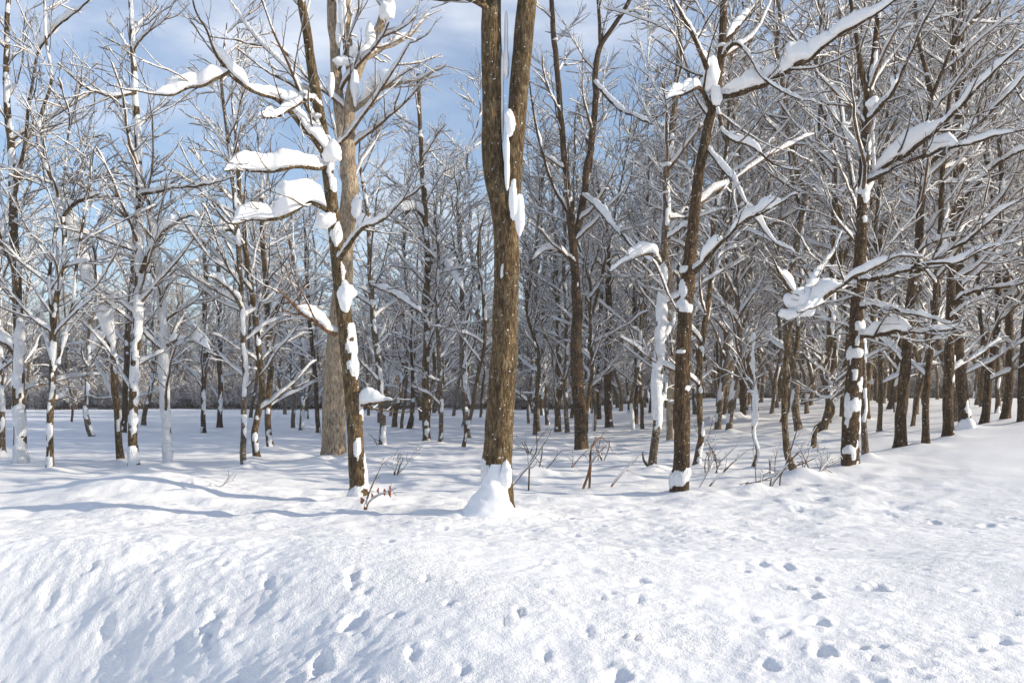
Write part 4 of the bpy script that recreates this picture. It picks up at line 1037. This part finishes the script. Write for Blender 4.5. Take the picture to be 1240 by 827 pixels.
# ================================================================== ground
for (px, py, w, h, rot, dep) in [
    (773, 704, 30, 14, -.4, .07), (772, 726, 30, 16, -.4, .08), (628, 739, 18, 18, 0, .08), (660, 790, 26, 18, 0, .07), (712, 768, 12, 20, 0, .06), (770, 775, 16, 20, 0, .07),
    (545, 706, 26, 10, 0, .05), (543, 728, 22, 12, 0, .05), (763, 671, 18, 16, 0, .06), (535, 640, 24, 10, 0, .06), (435, 658, 22, 10, .2, .06), (470, 655, 22, 8, 0, .05),
    (665, 682, 22, 7, 0, .05), (697, 648, 18, 6, 0, .04), (690, 625, 10, 6, 0, .04), (675, 625, 8, 6, 0, .04), (730, 723, 16, 10, -.4, .05), (610, 755, 16, 10, 0, .04),
    (965, 618, 20, 8, 0, .06), (1027, 621, 18, 14, .3, .07), (1080, 624, 30, 10, -.2, .06), (1134, 634, 20, 8, -.3, .06), (1195, 638, 26, 8, -.5, .06), (1230, 629, 12, 6, 0, .05),
    (917, 655, 24, 10, 0, .06), (960, 651, 26, 7, -.2, .05), (1000, 664, 30, 7, -.3, .05), (1052, 666, 16, 6, 0, .04), (922, 682, 22, 10, -.3, .06), (953, 685, 24, 10, -.5, .06),
    (903, 693, 14, 8, 0, .05), (950, 712, 28, 9, -.2, .06), (985, 723, 26, 14, -.3, .08), (1062, 713, 30, 14, -.3, .08), (993, 755, 30, 16, -.3, .08), (995, 790, 34, 20, -.4, .09),
    (1172, 716, 28, 6, -.2, .05), (1210, 776, 50, 20, -.4, .07), (1170, 772, 26, 8, -.4, .05), (1185, 788, 24, 10, -.5, .05), (945, 770, 36, 10, -.1, .05), (932, 808, 26, 16, .2, .07),
    (1060, 825, 44, 16, 0, .08), (1110, 805, 60, 9, -.15, .05), (1058, 797, 14, 8, 0, .04), (1042, 785, 20, 8, -.3, .04), (1200, 810, 30, 10, -.4, .05), (855, 645, 20, 6, 0, .05),
    (840, 690, 16, 6, 0, .03), (1120, 690, 12, 5, 0, .03), (1150, 735, 14, 6, -.3, .04), (1107, 736, 10, 6, 0, .04), (988, 700, 10, 8, 0, .04), (823, 655, 12, 6, 0, .03),
    (255, 765, 56, 40, .5, .10), (390, 800, 50, 40, .2, .10), (430, 755, 60, 60, .3, .09), (270, 680, 30, 12, .4, .06), (165, 635, 34, 10, 0, .05), (225, 645, 20, 8, 0, .05),
    (425, 700, 40, 26, .3, .07), (325, 700, 30, 20, .5, .06), (60, 720, 40, 24, .6, .05), (500, 790, 40, 30, .3, .07), (480, 745, 24, 14, .2, .05), (330, 638, 60, 14, 0, .08), (515, 700, 20, 10, .2, .04),
    (125, 765, 44, 26, .6, .06), (200, 735, 40, 20, .7, .06), (560, 810, 30, 22, .2, .05), (110, 690, 30, 12, .5, .05), (750, 820, 40, 22, 0, .08), (830, 800, 14, 8, 0, .04),
]:
    c = hit(px, py); sc = c[1]/F
    # a flat mark of h photo px is far longer on the ground than it is wide
    view = (CAMZ-c[2])/c[1]
    if px < 580: w *= .62; h *= .6; dep *= .7
    elif px < 900: w *= .78; dep *= .62
    else: dep *= .85
    PRINTS.append((c[0], c[1], .40*w*sc, min(.36*h*sc/max(view, .12), .22), rot*.5, dep))
for i in range(260):   # small pits and dropped snow between them
    y = 4.5+14*rng.uniform()**1.2; x = rng.uniform(-.2, .62)*y
    q = rng.uniform(.025, .065)
    PRINTS.append((x, y, q, q*rng.uniform(.8, 1.6), rng.uniform(0, 3), rng.uniform(.012, .04)*(1 if rng.uniform() < .75 else -.8)))


def axis(c0, c1, d, lo, hi, g):
    a = list(np.arange(c0, c1+1e-6, d))
    s = d; x = a[-1]
    while x < hi:
        s *= g; x += s; a.append(x)
    s = d; x = a[0]; pre = []
    while x > lo:
        s *= g; x -= s; pre.append(x)
    return np.array(pre[::-1]+a)


xs = axis(-6.5, 9.0, .024, -230, 230, 1.045)
ys = axis(4.2, 15.0, .024, -80, 220, 1.03)
gx, gy = np.meshgrid(xs, ys)
gz = height(gx, gy)+detail(gx, gy)
nx, ny = len(xs), len(ys)
fi = (np.arange(ny-1)[:, None]*nx+np.arange(nx-1)[None])[..., None]+np.array([0, 1, nx+1, nx])
top('snow_ground', mesh_from('snow_ground', np.stack([gx, gy, gz], -1).reshape(-1, 3), fi.reshape(-1, 4), M_GROUND), kind='structure')

# the cold air between the trees
hx, hy0, hy1, hz0, hz1 = 285, -125, 270, -6, 32
hv = np.array([(x_, y_, z_) for z_ in (hz0, hz1) for (x_, y_) in ((-hx, hy0), (hx, hy0), (hx, hy1), (-hx, hy1))], float)
hf = np.array([(3, 2, 1, 0), (4, 5, 6, 7), (0, 1, 5, 4), (1, 2, 6, 5), (2, 3, 7, 6), (3, 0, 4, 7)])
mh, nth, oh = nodes('haze_air')
pv = nth.nodes.new('ShaderNodeVolumePrincipled'); pv.inputs['Color'].default_value = (1, .97, .95, 1); pv.inputs['Density'].default_value = .0009; pv.inputs['Anisotropy'].default_value = .0
nth.links.new(pv.outputs[0], oh.inputs['Volume'])
hme = mesh_from('haze', hv, hf, mh); hme.polygons.foreach_set('use_smooth', np.zeros(6, bool))
top('haze', hme, kind='stuff')

# ================================================================== light, sky, camera
sun = bpy.data.lights.new('sun', 'SUN'); sun.energy = 4.7; sun.angle = math.radians(.53); sun.color = (1.0, .90, .73)
so = bpy.data.objects.new('sun', sun); COL.objects.link(so)
from mathutils import Vector
so.rotation_euler = Vector(SUN_DIR).to_track_quat('Z', 'Y').to_euler()

w = bpy.data.worlds.new('World'); scene.world = w; w.use_nodes = True
nt = w.node_tree; nt.nodes.clear(); L = nt.links.new
out = nt.nodes.new('ShaderNodeOutputWorld')
sky = nt.nodes.new('ShaderNodeTexSky'); sky.sky_type = 'NISHITA'; sky.sun_disc = False
sky.sun_elevation = SUN_EL; sky.sun_rotation = math.pi/2-SUN_AZ; sky.air_density = 1.0; sky.dust_density = 0.4; sky.ozone_density = 4.0
bg = nt.nodes.new('ShaderNodeBackground'); bg.inputs[1].default_value = .15
L(sky.outputs[0], bg.inputs[0])
bg2 = nt.nodes.new('ShaderNodeBackground'); bg2.inputs[0].default_value = (1, .97, .94, 1); bg2.inputs[1].default_value = 1.45
tc = nt.nodes.new('ShaderNodeTexCoord'); mp = nt.nodes.new('ShaderNodeMapping'); mp.inputs['Scale'].default_value = (1.6, 1.6, 4.5); mp.inputs['Location'].default_value = (1.3, .2, .4)
nz = nt.nodes.new('ShaderNodeTexNoise'); nz.inputs['Scale'].default_value = 1.5; nz.inputs['Detail'].default_value = 6; nz.inputs['Roughness'].default_value = .55
mr = nt.nodes.new('ShaderNodeMapRange'); mr.interpolation_type = 'SMOOTHSTEP'; mr.inputs[1].default_value = .46; mr.inputs[2].default_value = .88; mr.inputs[3].default_value = .07; mr.inputs[4].default_value = .75
L(tc.outputs['Generated'], mp.inputs['Vector']); L(mp.outputs[0], nz.inputs['Vector']); L(nz.outputs['Fac'], mr.inputs[0])
mix = nt.nodes.new('ShaderNodeMixShader')
L(mr.outputs[0], mix.inputs[0]); L(bg.outputs[0], mix.inputs[1]); L(bg2.outputs[0], mix.inputs[2]); L(mix.outputs[0], out.inputs[0])

cam = bpy.data.cameras.new('camera'); co = bpy.data.objects.new('camera', cam); COL.objects.link(co)
co.location = (0, 0, CAMZ); co.rotation_euler = (math.pi/2, 0, 0)
cam.sensor_width = 36; cam.lens = 36*F/1240; cam.shift_y = (HY-413.5)/1240; cam.clip_end = 3000; cam.clip_start = .05
scene.camera = co

scene.view_settings.view_transform = 'Standard'; scene.view_settings.look = 'None'
scene.view_settings.gamma = 1; scene.view_settings.exposure = 0.22
cy = scene.cycles
cy.max_bounces = 6; cy.diffuse_bounces = 4; cy.glossy_bounces = 2; cy.transparent_max_bounces = 4
cy.use_denoising = True
cy.caustics_reflective = False; cy.caustics_refractive = False
